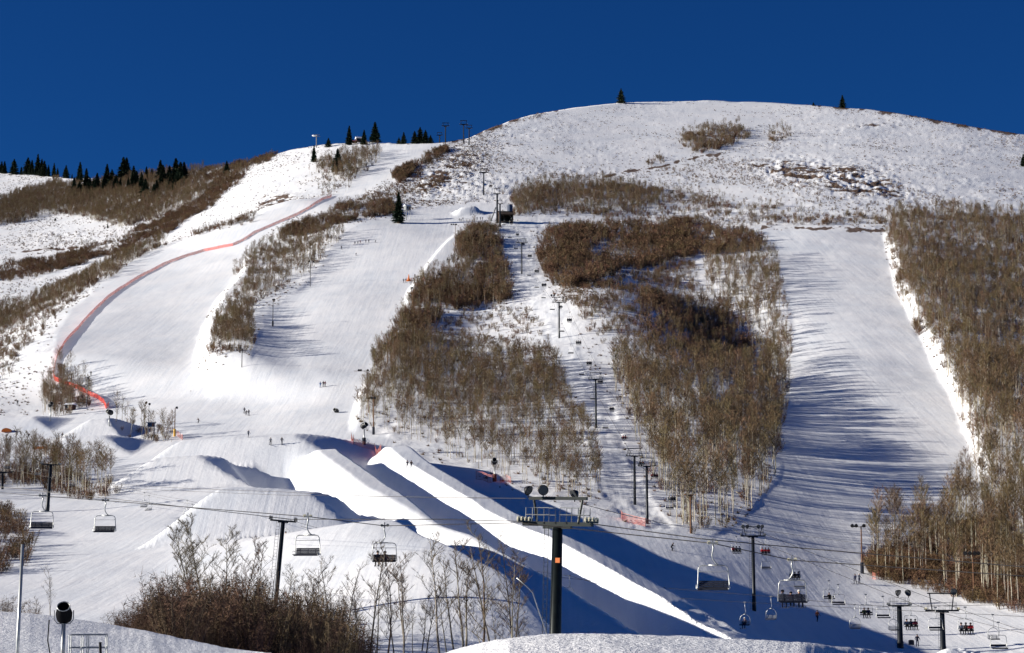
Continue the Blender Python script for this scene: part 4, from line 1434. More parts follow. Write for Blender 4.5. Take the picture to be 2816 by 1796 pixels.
# ================================================================ light poles
def light_pole(px, by, ty, label, heads=(-0.7, 0.0, 0.7), bar=None, mat=None, pad=None, group='wooden light poles beside the runs', r=0.15):
    loc = hit(px, by); m = px_per_m(loc); H = (by - ty) / m
    t = thing('light_pole', label, 'light pole', loc, 0, group)
    mk('pole', lambda g: g.tube([(0, 0, -1), (0, 0, H)], [r, r * 0.7], 8), mat or M_WOODP, t)
    bw = bar if bar is not None else (max(heads) - min(heads) + 0.5 if heads else 0.6)
    cx = (max(heads) + min(heads)) / 2 if heads else 0
    mk('crossbar', lambda g: g.box((cx, 0, H - 0.12), (bw, 0.12, 0.12)), mat or M_WOODP, t)
    for hx in heads:
        g = Geo()
        ax = Vector((-0.2, -0.75, -0.62)).normalized(); c = Vector((hx, -0.1, H + 0.16))
        g.tube([c - ax * 0.28, c - ax * 0.15, c + ax * 0.2], [0.12, 0.25, 0.36], 10)
        link('lamp_head', g.mesh('lamp_head', [M_BLACK]), t)
    if pad:
        mk('base_pad', lambda g: g.tube([(0, 0, -.3), (0, 0, 2.0)], 0.34, 8), pad, t)
    return t


light_pole(2371, 1577, 1448, 'brown light pole with three lamp heads at the left edge of the right wood', (-1.6, -0.9, 0.5), pad=M_PAD)
light_pole(2679, 1652, 1524, 'rusty brown light pole with lamps inside the edge of the right wood', (-1.3, -0.5, 0.3, 0.9), pad=M_PAD)
light_pole(1027, 1195, 1095, 'tall light pole with a black base pad at the lower left corner of the wood', (-0.5, 0.3), pad=M_PAD, r=0.17)
light_pole(1014, 1135, 1096, 'short light pole left of the tall one with the black pad', (-0.3, 0.2))
light_pole(1011, 1080, 1019, 'light pole with a wide bar of lamps at the left edge of the wood', (-2.6, -2.0, 0.0), bar=5.5)
light_pole(1065, 1000, 946, 'light pole beside the brushy left edge of the wood', (-0.6,))
light_pole(1136, 865, 792, 'light pole under the small open shelter', (-0.8, -0.4))
light_pole(1235, 762, 713, 'light pole behind the small open shelter', (-0.6,))
light_pole(1252, 676, 617, 'light pole with a bar of lamps above the brushy tip', (-1.8, -0.9, 0.0, 0.5), bar=3.4)
light_pole(853, 788, 719, 'light pole in the sparse grove left of the middle run', (-0.6, 1.4), pad=None, mat=M_STEEL2)
light_pole(750, 898, 824, 'light pole lower in the sparse grove left of the middle run', (0.0, 0.5), pad=M_PAD, mat=M_STEEL2)
light_pole(665, 1010, 958, 'small light pole against the brushy end between the left runs', (-0.5,), mat=M_STEEL2)
light_pole(238, 1120, 1040, 'light pole at the right of the dark clump by the red fence', (0.3,), mat=M_GALVD)
light_pole(397, 1182, 1108, 'light pole left of the snow gun cabin beside the upper jump', (0.4,), mat=M_GALVD)
light_pole(408, 1186, 1112, 'thin light pole just right of its taller neighbour by the upper jump', (0.2,), mat=M_GALVD, r=0.1)
light_pole(480, 1200, 1122, 'light pole with a yellow base pad right of the upper jump', (0.5,), pad=M_YEL, mat=M_WOODP)
light_pole(1118, 606, 550, 'pale light pole beside the stilted hut above the middle run', (0.0, 0.4), mat=M_GALVD)


# ================================================================ ropes
def rope(label, pts, sag=0.0, r=0.03, cat='cable', name='haul_rope', seg=10):
    g = Geo(); out = []
    for a, b in zip(pts[:-1], pts[1:]):
        a = Vector(a); b = Vector(b)
        for i in range(seg):
            q = i / seg
            p = a.lerp(b, q); p.z -= sag * (b - a).length * 4 * q * (1 - q)
            out.append(p)
    out.append(Vector(pts[-1]))
    g.tube(out, r * 1.35, 4)
    o = link(name, g.mesh(name, [M_ROPE]))
    o['label'] = label; o['category'] = cat
    return o

# ================================================================ people
def skin_mesh(name, joints, edges, radii, mats, emat, sub=1):
    me = bpy.data.meshes.new(name + '_bones')
    me.from_pydata(joints, edges, [])
    ob = bpy.data.objects.new(name + '_bones', me)
    COL.objects.link(ob)
    md = ob.modifiers.new('s', 'SKIN'); md.use_smooth_shade = True
    for i, r in enumerate(radii):
        me.skin_vertices[0].data[i].radius = (r if isinstance(r, tuple) else (r, r))
        me.skin_vertices[0].data[i].use_root = (i == 0)
    sm = ob.modifiers.new('u', 'SUBSURF'); sm.levels = sub; sm.render_levels = sub
    dg = bpy.context.evaluated_depsgraph_get(); dg.update()
    out = bpy.data.meshes.new_from_object(ob.evaluated_get(dg))
    out.name = name
    bpy.data.objects.remove(ob)
    out.materials.clear()
    for m in mats:
        out.materials.append(m)
    J = [Vector(j) for j in joints]
    for p in out.polygons:
        c = p.center; best = 1e9; bi = 0
        for (a, b), mi in zip(edges, emat):
            A, B = J[a], J[b]; ab = B - A
            q = max(0, min(1, (c - A).dot(ab) / max(ab.length_squared, 1e-9)))
            d = (A + ab * q - c).length - 0.5 * min(0.12, 0.0)
            if d < best:
                best = d; bi = mi
        p.material_index = bi
    return out


CLOTH = {}


def cloth(c):
    if c not in CLOTH:
        CLOTH[c] = plain('cloth_' + str(len(CLOTH)), c, 0.85, 0, 0.2, 8.0, 0.2)
    return CLOTH[c]


M_SKIN = plain('skin', (0.45, 0.26, 0.18), 0.6, 0, 0.08, 5.0)
M_BOOT = plain('boots', (0.02, 0.02, 0.022), 0.6, 0, 0.3, 5.0)
M_GOG = plain('goggles', (0.01, 0.01, 0.015), 0.15, 0, 0.1, 5.0, 0.8)
M_SKI = plain('ski_top', (0.30, 0.05, 0.04), 0.4, 0, 0.3, 3.0)
M_SKID = plain('dark_ski', (0.03, 0.03, 0.04), 0.4, 0, 0.3, 3.0)


def body(pose):
    """joint list for one figure facing -Y (towards the viewer); slots 0 jacket 1 trousers 2 boots 3 gloves 4 skin"""
    J, E, Rr, M = [], [], [], []

    def add(p, r, parent=None, mi=0):
        J.append(tuple(p)); Rr.append(r)
        if parent is not None:
            E.append((parent, len(J) - 1)); M.append(mi)
        return len(J) - 1
    if pose == 'sit':
        pel = add((0, 0, 0.12), (0.17, 0.14)); ch = add((0, 0.10, 0.40), (0.19, 0.13), pel, 0); nk = add((0, 0.06, 0.58), 0.075, ch, 0); hd = add((0, 0.0, 0.70), 0.10, nk, 4); add((0, -0.01, 0.80), 0.085, hd, 4)
        legs = [((sx * 0.10, -0.04, 0.10), (sx * 0.13, -0.46, 0.13), (sx * 0.14, -0.50, -0.34), (sx * 0.14, -0.62, -0.38)) for sx in (-1, 1)]
        arms = [((sx * 0.19, 0.07, 0.50), (sx * 0.27, -0.05, 0.27), (sx * 0.17, -0.30, 0.24)) for sx in (-1, 1)]
    elif pose == 'crouch':
        pel = add((0, 0.16, 0.66), (0.16, 0.13)); ch = add((0, -0.08, 0.98), (0.19, 0.13), pel, 0); nk = add((0, -0.18, 1.14), 0.075, ch, 0); hd = add((0, -0.24, 1.25), 0.10, nk, 4); add((0, -0.26, 1.34), 0.085, hd, 4)
        legs = [((sx * 0.10, 0.14, 0.62), (sx * 0.17, -0.16, 0.42), (sx * 0.17, 0.02, 0.07), (sx * 0.17, -0.12, 0.05)) for sx in (-1, 1)]
        arms = [((sx * 0.20, -0.12, 1.06), (sx * 0.34, -0.16, 0.82), (sx * 0.34, -0.40, 0.84)) for sx in (-1, 1)]
    elif pose == 'walk':
        pel = add((0, 0, 0.95), (0.155, 0.12)); ch = add((0, 0.0, 1.28), (0.19, 0.125), pel, 0); nk = add((0, 0, 1.47), 0.07, ch, 0); hd = add((0, -0.02, 1.60), 0.10, nk, 4); add((0, -0.02, 1.70), 0.085, hd, 4)
        legs = [((-0.10, 0, 0.90), (-0.12, -0.18, 0.50), (-0.13, -0.08, 0.08), (-0.13, -0.22, 0.05)), ((0.10, 0, 0.90), (0.12, 0.10, 0.50), (0.14, 0.30, 0.10), (0.14, 0.18, 0.05))]
        arms = [((-0.20, 0, 1.40), (-0.30, 0.10, 1.12), (-0.27, -0.05, 0.90)), ((0.20, 0, 1.40), (0.30, -0.08, 1.13), (0.27, -0.30, 0.98))]
    else:
        pel = add((0, 0, 0.95), (0.16, 0.12)); ch = add((0, 0.0, 1.28), (0.19, 0.125), pel, 0); nk = add((0, 0, 1.47), 0.07, ch, 0); hd = add((0, -0.02, 1.60), 0.10, nk, 4); add((0, -0.02, 1.70), 0.085, hd, 4)
        legs = [((sx * 0.10, 0, 0.90), (sx * 0.13, -0.03, 0.50), (sx * 0.15, 0.02, 0.08), (sx * 0.15, -0.13, 0.05)) for sx in (-1, 1)]
        arms = [((sx * 0.20, 0, 1.40), (sx * 0.32, -0.02, 1.14), (sx * 0.33, -0.24, 1.02)) for sx in (-1, 1)]
    hands = []
    for hip, kn, an, toe in legs:
        a = add(hip, 0.10, pel, 1); b = add(kn, 0.075, a, 1); c = add(an, 0.065, b, 1); add(toe, 0.055, c, 2)
    for sh, el, ha in arms:
        a = add(sh, 0.085, ch, 0); b = add(el, 0.06, a, 0); c = add(ha, 0.045, b, 0)
        d = (Vector(ha) - Vector(el)).normalized(); s = d.cross(Vector((0, 0, 1))).normalized()
        up = s.cross(d)
        palm = add(Vector(ha) + d * 0.07, 0.038, c, 3)
        hands.append(Vector(ha) + d * 0.10)
        for k, (o, l) in enumerate(((-0.033, 0.06), (-0.011, 0.072), (0.011, 0.068), (0.033, 0.052))):
            f1 = add(Vector(ha) + d * 0.11 + s * o, 0.012, palm, 3)
            add(Vector(ha) + d * (0.11 + l * 0.6) + s * o - up * l * 0.7, 0.010, f1, 3)
        sg = 1 if ha[0] < 0 else -1
        add(Vector(ha) + d * 0.07 + s * 0.05 * sg - up * 0.03, 0.013, palm, 3)
    head = Vector(J[3])
    return J, E, Rr, M, head, legs, hands


FIG = {}
for ps in ('stand', 'walk', 'crouch', 'sit'):
    J, E, Rr, M, head, legs, hands = body(ps)
    base = skin_mesh('person_body', J, E, Rr, [M_BOOT] * 5, M, 1)
    FIG[ps] = (base, head, legs, hands)


def person(pose, loc, rz, jacket, trousers, helmet, label, group=None, skis=True, poles=False, board=False, scale=1.0, skimat=None):
    base, head, legs, hands = FIG[pose]
    key = (pose, jacket, trousers)
    if key not in CLOTH:
        me = base.copy()
        for i, m in enumerate((cloth(jacket), cloth(trousers), M_BOOT, M_BOOT, M_SKIN)):
            me.materials[i] = m
        CLOTH[key] = me
    o = link('person', CLOTH[key], None, loc)
    o.rotation_euler = (0, 0, rz); o.scale = (scale,) * 3
    o['label'] = label; o['category'] = 'person'
    if group:
        o['group'] = group

    hk = ('h', pose, helmet)
    if hk not in CLOTH:
        g = Geo()
        c = head + Vector((0, 0.012, 0.045))
        n = 6
        pts = [c + Vector((0, 0, z)) for z in (-0.03, 0.02, 0.07, 0.105, 0.125)]
        g.tube(pts, [0.128, 0.132, 0.112, 0.07, 0.015], 12)
        CLOTH[hk] = g.mesh('helmet', [cloth(helmet)], True)
        g = Geo(); g.box(head + Vector((0, -0.105, 0.02)), (0.15, 0.05, 0.06)); g.box(head + Vector((0, -0.12, -0.025)), (0.022, 0.04, 0.035), 1)
        CLOTH[('g', pose)] = g.mesh('goggles', [M_GOG, M_SKIN])
    link('helmet', CLOTH[hk], o); link('goggles', CLOTH[('g', pose)], o)
    if skis:
        for k in (0, 1):
            kk = ('ski', pose, k, board)
            if kk not in CLOTH:
                g = Geo(); a = Vector(legs[k][2])
                z = a.z - (0.09 if pose != 'sit' else 0.10)
                dz = -0.10 if pose == 'sit' else 0
                g.box((a.x, a.y - 0.05, z), (0.09, 1.66, 0.025))
                g.box((a.x, a.y - 0.92, z + 0.05), (0.085, 0.14, 0.02), 0, Matrix.Rotation(math.radians(-38), 3, 'X'))
                CLOTH[kk] = g.mesh('ski', [skimat or M_SKID])
            link('ski', CLOTH[kk], o)
    if board:
        kk = ('board', pose)
        if kk not in CLOTH:
            g = Geo(); a = Vector(legs[0][2]); b = Vector(legs[1][2])
            g.box(((a.x + b.x) / 2, a.y - 0.05, a.z - 0.10), (1.5, 0.26, 0.03), 0, Matrix.Rotation(0.5 if pose == 'sit' else 0.0, 3, 'Y'))
            CLOTH[kk] = g.mesh('snowboard', [M_SKI])
        link('snowboard', CLOTH[kk], o)
    if poles and pose != 'sit':
        for k in (0, 1):
            kk = ('pole', pose, k)
            if kk not in CLOTH:
                g = Geo(); h = hands[k]
                g.tube([(h.x, h.y, h.z + 0.05), (h.x * 1.15, h.y + 0.18, 0.0)], 0.014, 5)
                CLOTH[kk] = g.mesh('ski_pole', [M_BOOT])
            link('ski_pole', CLOTH[kk], o)
    return o


NAVY = (0.015, 0.02, 0.05); BLK = (0.012, 0.012, 0.016); RED = (0.45, 0.02, 0.03); BLUE = (0.06, 0.16, 0.38); GREY = (0.20, 0.22, 0.26)
ORA = (0.55, 0.14, 0.03); WHT = (0.65, 0.64, 0.58); OLV = (0.16, 0.15, 0.05); BRN = (0.08, 0.05, 0.04); MAR = (0.20, 0.02, 0.04)
FOLK = [
    (250, 1034, 'stand', 0.2, BLK, BLK, 'lone dark skier on the left run above the pale light pole', {}),
    (744, 1224, 'stand', 0.0, GREY, BLK, 'skier with grey jacket on the brow above the long jump, left of the tallest one', dict(poles=True)),
    (775, 1223, 'stand', 0.3, NAVY, NAVY, 'tall dark skier standing on the brow above the long jump', {}),
    (683, 1203, 'walk', 0.8, GREY, NAVY, 'skier with long shadow just above the brow of the long jump', {}),
    (546, 1163, 'crouch', -0.8, BRN, BLK, 'crouching skier alone on the snow flat right of the yellow padded pole', {}),
    (672, 1137, 'stand', 0.0, NAVY, BLK, 'leftmost of three dark skiers stopped in the middle of the snow flat', {}),
    (677, 1142, 'crouch', 0.5, BLK, BLK, 'crouching one of three dark skiers stopped on the snow flat', {}),
    (684, 1143, 'stand', 0.3, NAVY, NAVY, 'rightmost, standing tall, of three skiers stopped on the snow flat', {}),
    (881, 1066, 'stand', 0.0, BLUE, BLUE, 'skier in light blue on the lower middle run', {}),
    (889, 1064, 'stand', 0.0, BLK, BLK, 'middle dark skier beside the one in light blue', {}),
    (894, 1064, 'walk', 0.5, MAR, BLK, 'right dark skier with maroon jacket on the lower middle run', {}),
    (1120, 1289, 'stand', 0.0, NAVY, NAVY, 'left of two dark figures beside the top of the snow ramp', dict(skis=False)),
    (1131, 1290, 'stand', 0.4, BRN, NAVY, 'right of two dark figures beside the top of the snow ramp', dict(skis=False)),
    (2248, 1711, 'walk', 0.4, ORA, NAVY, 'walker in an orange jacket on the snow at lower right', dict(skis=False)),
    (2352, 1606, 'walk', -0.8, NAVY, NAVY, 'left of two figures leaning together by the padded light pole', {}),
    (2363, 1605, 'stand', 0.6, GREY, NAVY, 'right of two figures leaning together by the padded light pole', {}),
    (2523, 1779, 'stand', 0.0, NAVY, NAVY, 'lone walker in navy between the two stout pylons', dict(skis=False)),
    (1110, 778, 'stand', 0, BLK, NAVY, 'leftmost figure of the race crowd by the open shelter', {}),
    (1116, 777, 'stand', 0, NAVY, BLK, 'second dark figure from the left of the race crowd', {}),
    (1141, 764, 'stand', 0.5, NAVY, BLK, 'tall dark figure behind the orange cone of the race crowd', {}),
    (1151, 768, 'walk', 0.5, BLK, NAVY, 'figure right of centre in the race crowd', {}),
    (1160, 772, 'crouch', 0.9, NAVY, BLK, 'crouching figure in the middle of the race crowd', {}),
    (1166, 768, 'stand', 0.1, GREY, BLK, 'grey figure at the right of the race crowd', {}),
    (1185, 773, 'stand', 0.1, BLK, BLK, 'dark figure standing alone just left of the open shelter', {}),
    (976, 672, 'crouch', 0.1, NAVY, BLK, 'seated snowboarder at the left of the group under the brushy strip', dict(skis=False, board=True)),
    (984, 671, 'crouch', 0.4, BLK, BLK, 'seated snowboarder second in the group under the brushy strip', dict(skis=False, board=True)),
    (991, 669, 'crouch', -0.3, MAR, BLK, 'seated snowboarder third in the group under the brushy strip', dict(skis=False, board=True)),
    (1006, 668, 'stand', 0.1, NAVY, BLK, 'left standing figure of the group under the brushy strip', {}),
    (1014, 668, 'stand', 0.1, BLK, NAVY, 'right standing figure of the group under the brushy strip', {}),
    (1032, 667, 'crouch', 1.1, GREY, BLK, 'bent grey figure alone right of the group under the brushy strip', {}),
    (979, 703, 'crouch', 0.7, GREY, NAVY, 'bent figure alone below the group under the brushy strip', {}),
    (939, 686, 'stand', 0.7, BLK, BLK, 'dark figure at the edge of the sparse grove', {}),
    (1263, 608, 'crouch', 0.1, NAVY, BLK, 'left one of three sitting near the blue hollow by the top station', {}),
    (1268, 609, 'crouch', 0.1, BLK, BLK, 'middle one of three sitting near the blue hollow', {}),
    (1273, 607, 'stand', 0.1, BLK, NAVY, 'right one of three near the blue hollow by the top station', {}),
    (1312, 606, 'stand', 0.1, NAVY, NAVY, 'figure alone left of the pair beside the top station', {}),
    (1321, 606, 'stand', 0.5, BLK, BLK, 'left figure of the pair beside the top station', {}),
    (1327, 606, 'stand', 0.0, NAVY, BLK, 'right figure of the pair beside the top station', {}),
    (48, 1114, 'stand', 0.0, BLK, BLK, 'tiny dark figure at far left above the first jump', {}),
    (78, 1204, 'crouch', 0.7, NAVY, BLK, 'rider crouching behind the thin aspens at far left', dict(skis=False, board=True)),
    (62, 1556, 'walk', 0.9, BLK, BRN, 'skier half hidden behind the shrubs at far left', {}),
    (1848, 1515, 'crouch', 1.2, BLK, BLK, 'fallen skier in the blue shadow right of the long ramp', dict(poles=True)),
    (171, 1204, 'crouch', 0.5, BLK, BLK, 'small rider behind the crest of the second jump', dict(skis=False, board=True)),
]
for px, py, pose, rz, jk, tr, lb, kw in FOLK:
    loc = hit(px, py)
    person(pose, loc + Vector((0, 0, 0.03)), rz, jk, tr, (BLK if jk != GREY else WHT), lb, 'skiers and walkers on the snow', **kw)
# rider in the air over the second jump
loc = hit(276, 1262)
person('crouch', loc + Vector((0, -2, (1262 - 1245) / px_per_m(loc))), 0.9, BLK, BLK, BLK, 'snowboarder in the air over the second jump', None, skis=False, board=True)


# ================================================================ chairs
def chair_geo(W, L, style):
    """grip at the origin, seat hanging L below; the sitter faces -Y"""
    parts = []
    rr = 0.030
    zt = -L  # underside of the seat
    seat_z = zt + 0.10
    g = Geo()
    if style == 'arch':     # bow-shaped bail
        n = 12; top = seat_z + W * 0.95
        pts = [(-W / 2, 0, seat_z)]
        for i in range(n + 1):
            a = math.pi - math.pi * i / n
            pts.append((math.cos(a) * W / 2, 0.0, seat_z + W * 0.45 + math.sin(a) * W * 0.5))
        pts.append((W / 2, 0, seat_z))
        g.tube(pts, rr, 6)
        topz = seat_z + W * 0.95
    else:                   # rounded rectangle
        hgt = W * 0.72 if style == 'quad' else W * 0.74
        ins = 0.10 * W; topz = seat_z + hgt
        g.tube([(-W / 2 + 0.04, -0.42, seat_z + 0.02), (-W / 2, 0.12, seat_z + 0.05), (-W / 2 + ins * .4, 0.0, topz - 0.22), (-W / 2 + ins * .8, 0, topz - 0.06), (-W / 2 + ins * 1.6, 0, topz), (W / 2 - ins * 1.6, 0, topz), (W / 2 - ins * .8, 0, topz - 0.06),
                (W / 2 - ins * .4, 0.0, topz - 0.22), (W / 2, 0.12, seat_z + 0.05), (W / 2 - 0.04, -0.42, seat_z + 0.02)], rr * (1.25 if style == 'quad' else 1), 8)
    parts.append(('bail', g, M_GALV))
    g = Geo()
    if style == 'quad':
        g.tube([(0, 0, -0.05), (0.03, 0, -0.35), (-0.06, 0, -0.75), (-0.02, 0, topz + 0.45), (0.14, 0, topz + 0.18), (0.30, 0, topz + 0.05), (0.42, 0, topz + 0.02)], [.06, .06, .055, .05, .05, .045, .045], 8)
        g.box((0.16, 0, topz + 0.02), (0.9, 0.13, 0.09))
    else:
        g.tube([(0, 0, -0.02), (0.02, 0, topz * 0.45), (0.10, 0, topz * 0.72), (0.0, 0, topz)], 0.032, 6)
        g.box((0, 0, topz + 0.01), (0.36, 0.09, 0.06))
    parts.append(('hanger', g, M_GALV))
    g = Geo()
    g.box((0, 0, 0.02), (0.62 if style == 'quad' else 0.3, 0.14, 0.12))
    if style == 'quad':
        disc(g, (-0.26, 0, 0.06), (0, 1, 0), 0.13, 0.1, 12, 1); disc(g, (0.24, 0, 0.04), (0, 1, 0), 0.12, 0.1, 12, 1); g.box((0.0, 0, 0.2), (0.08, 0.08, 0.22))
    parts.append(('grip', g, [M_GALVD, M_SHEAVE]))
    g = Geo()
    g.box((0, -0.20, seat_z), (W * 0.93, 0.44, 0.09)); g.box((0, -0.40, seat_z - 0.05), (W * 0.93, 0.06, 0.07))
    parts.append(('seat', g, M_PAD))
    g = Geo()
    rot = Matrix.Rotation(math.radians(-12), 3, 'X')
    if style == 'quad':
        for k in range(4):
            g.box((0, 0.10 + k * 0.026, seat_z + 0.10 + k * 0.125), (W * 0.92, 0.03, 0.112), 0, rot)
        for x in (-.3, .0, .3):
            g.box((x * W, 0.16, seat_z + 0.28), (0.05, 0.03, 0.5), 0, rot)
    elif style == 'arch':
        for k in range(3):
            g.box((0, 0.08 + k * 0.03, seat_z + 0.12 + k * 0.14), (W * 0.90, 0.03, 0.06), 1, rot)
        for x in (-.32, .32):
            g.box((x * W, 0.12, seat_z + 0.22), (0.04, 0.03, 0.42), 1, rot)
    else:
        g.box((0, 0.14, seat_z + 0.24), (W * 0.92, 0.05, 0.20), 0, rot)
    parts.append(('backrest', g, [M_PAD, M_GALVD]))
    if style == 'quad':
        g = Geo()
        g.tube([(-W / 2 + .12, 0, topz - 0.34), (-W / 2 + .16, -0.05, topz - 0.40), (W / 2 - .16, -0.05, topz - 0.40), (W / 2 - .12, 0, topz - 0.34)], 0.022, 6)
        for sx in (-1, 1):
            g.tube([(sx * (W / 2 - .05), 0.05, seat_z + .25), (sx * (W / 2 + .02), -0.45, seat_z + .28), (sx * (W / 2 + .02), -0.5, seat_z + .05), (sx * (W / 2 - .06), -0.42, seat_z)], 0.024, 6)
        parts.append(('restraint_bar', g, M_GALV))
    return [(n, gg.mesh(n, m if isinstance(m, list) else [m], n in ('bail', 'hanger')), None) for n, gg, m in parts]


CH = {'quad': chair_geo(2.1, 3.05, 'quad'), 'triple': chair_geo(1.65, 2.55, 'triple'), 'arch': chair_geo(1.25, 2.7, 'arch')}
LEN = {'quad': 3.05, 'triple': 2.55, 'arch': 2.7}; WID = {'quad': 2.1, 'triple': 1.65, 'arch': 1.25}


def chair(style, px, py, wpx, label, group, riders=(), rz=0.0, swing=0.0, rlabels=()):
    """px,py: the seat in the photo"""
    r = WID[style] * F / wpx
    seat = at_r(px, py, r)
    loc = seat + Vector((0, 0, LEN[style] - 0.1))
    t = thing('lift_chair', label, 'lift chair', loc, rz, group)
    t.rotation_euler = (0, swing, rz)
    for n, me, _ in CH[style]:
        link(n, me, t)
    t_m = Matrix.Translation(loc) @ Matrix.Rotation(rz, 4, 'Z') @ Matrix.Rotation(swing, 4, 'Y')
    n = len(riders)
    sp = 0.50
    for k, rd in enumerate(riders):
        jk, tr, lb, kw = rd
        off = kw.pop('x', (k - (n - 1) / 2) * sp)
        p = t_m @ Vector((off, -0.14, -LEN[style] + 0.10))
        person('sit', p, rz, jk, tr, kw.pop('hat', BLK), lb, kw.pop('group', 'riders on the lift chairs'), **kw)
    return loc


GQ = 'big four-seat chairs of the nearest lift'; GT = 'chairs of the lift climbing the centre line'; GD = 'small bow-shaped double chairs'
BK = math.pi
q = []
q.append(chair('quad', 115, 1452, 62, 'empty four-seat chair at the left, just under the T-shaped pylon foot', GQ, rz=0.15))
q.append(chair('quad', 288, 1462, 60, 'empty four-seat chair second from the left edge', GQ, rz=0.0))
q.append(chair('quad', 845, 1526, 74, 'empty four-seat chair right of the leaning T-shaped pylon', GQ, rz=-0.25))
q.append(chair('quad', 1057, 1543, 68, 'four-seat chair seen from behind with two riders, one in red', GQ, rz=BK + 0.15, riders=(
    (RED, BLK, 'rider in a red jacket on the near chair left of the big pylon', dict(x=-0.05)),
    (NAVY, BLK, 'dark rider beside the one in the red jacket', dict(x=0.55)))))
q.append(chair('quad', 1962, 1620, 88, 'largest empty four-seat chair, hanging over the lower end of the ramp', GQ, rz=-0.2))
q.append(chair('quad', 2180, 1655, 80, 'four-seat chair seen from behind with three riders at lower right', GQ, rz=BK - 0.35, riders=(
    (BLK, BLK, 'right rider in black on the near loaded chair at lower right', dict(x=-0.45, hat=WHT)),
    (MAR, BLK, 'small middle rider on the near loaded chair at lower right', dict(x=0.15, scale=0.85)),
    (GREY, NAVY, 'left rider with red boots on the near loaded chair at lower right', dict(x=0.75, skimat=M_SKI)))))

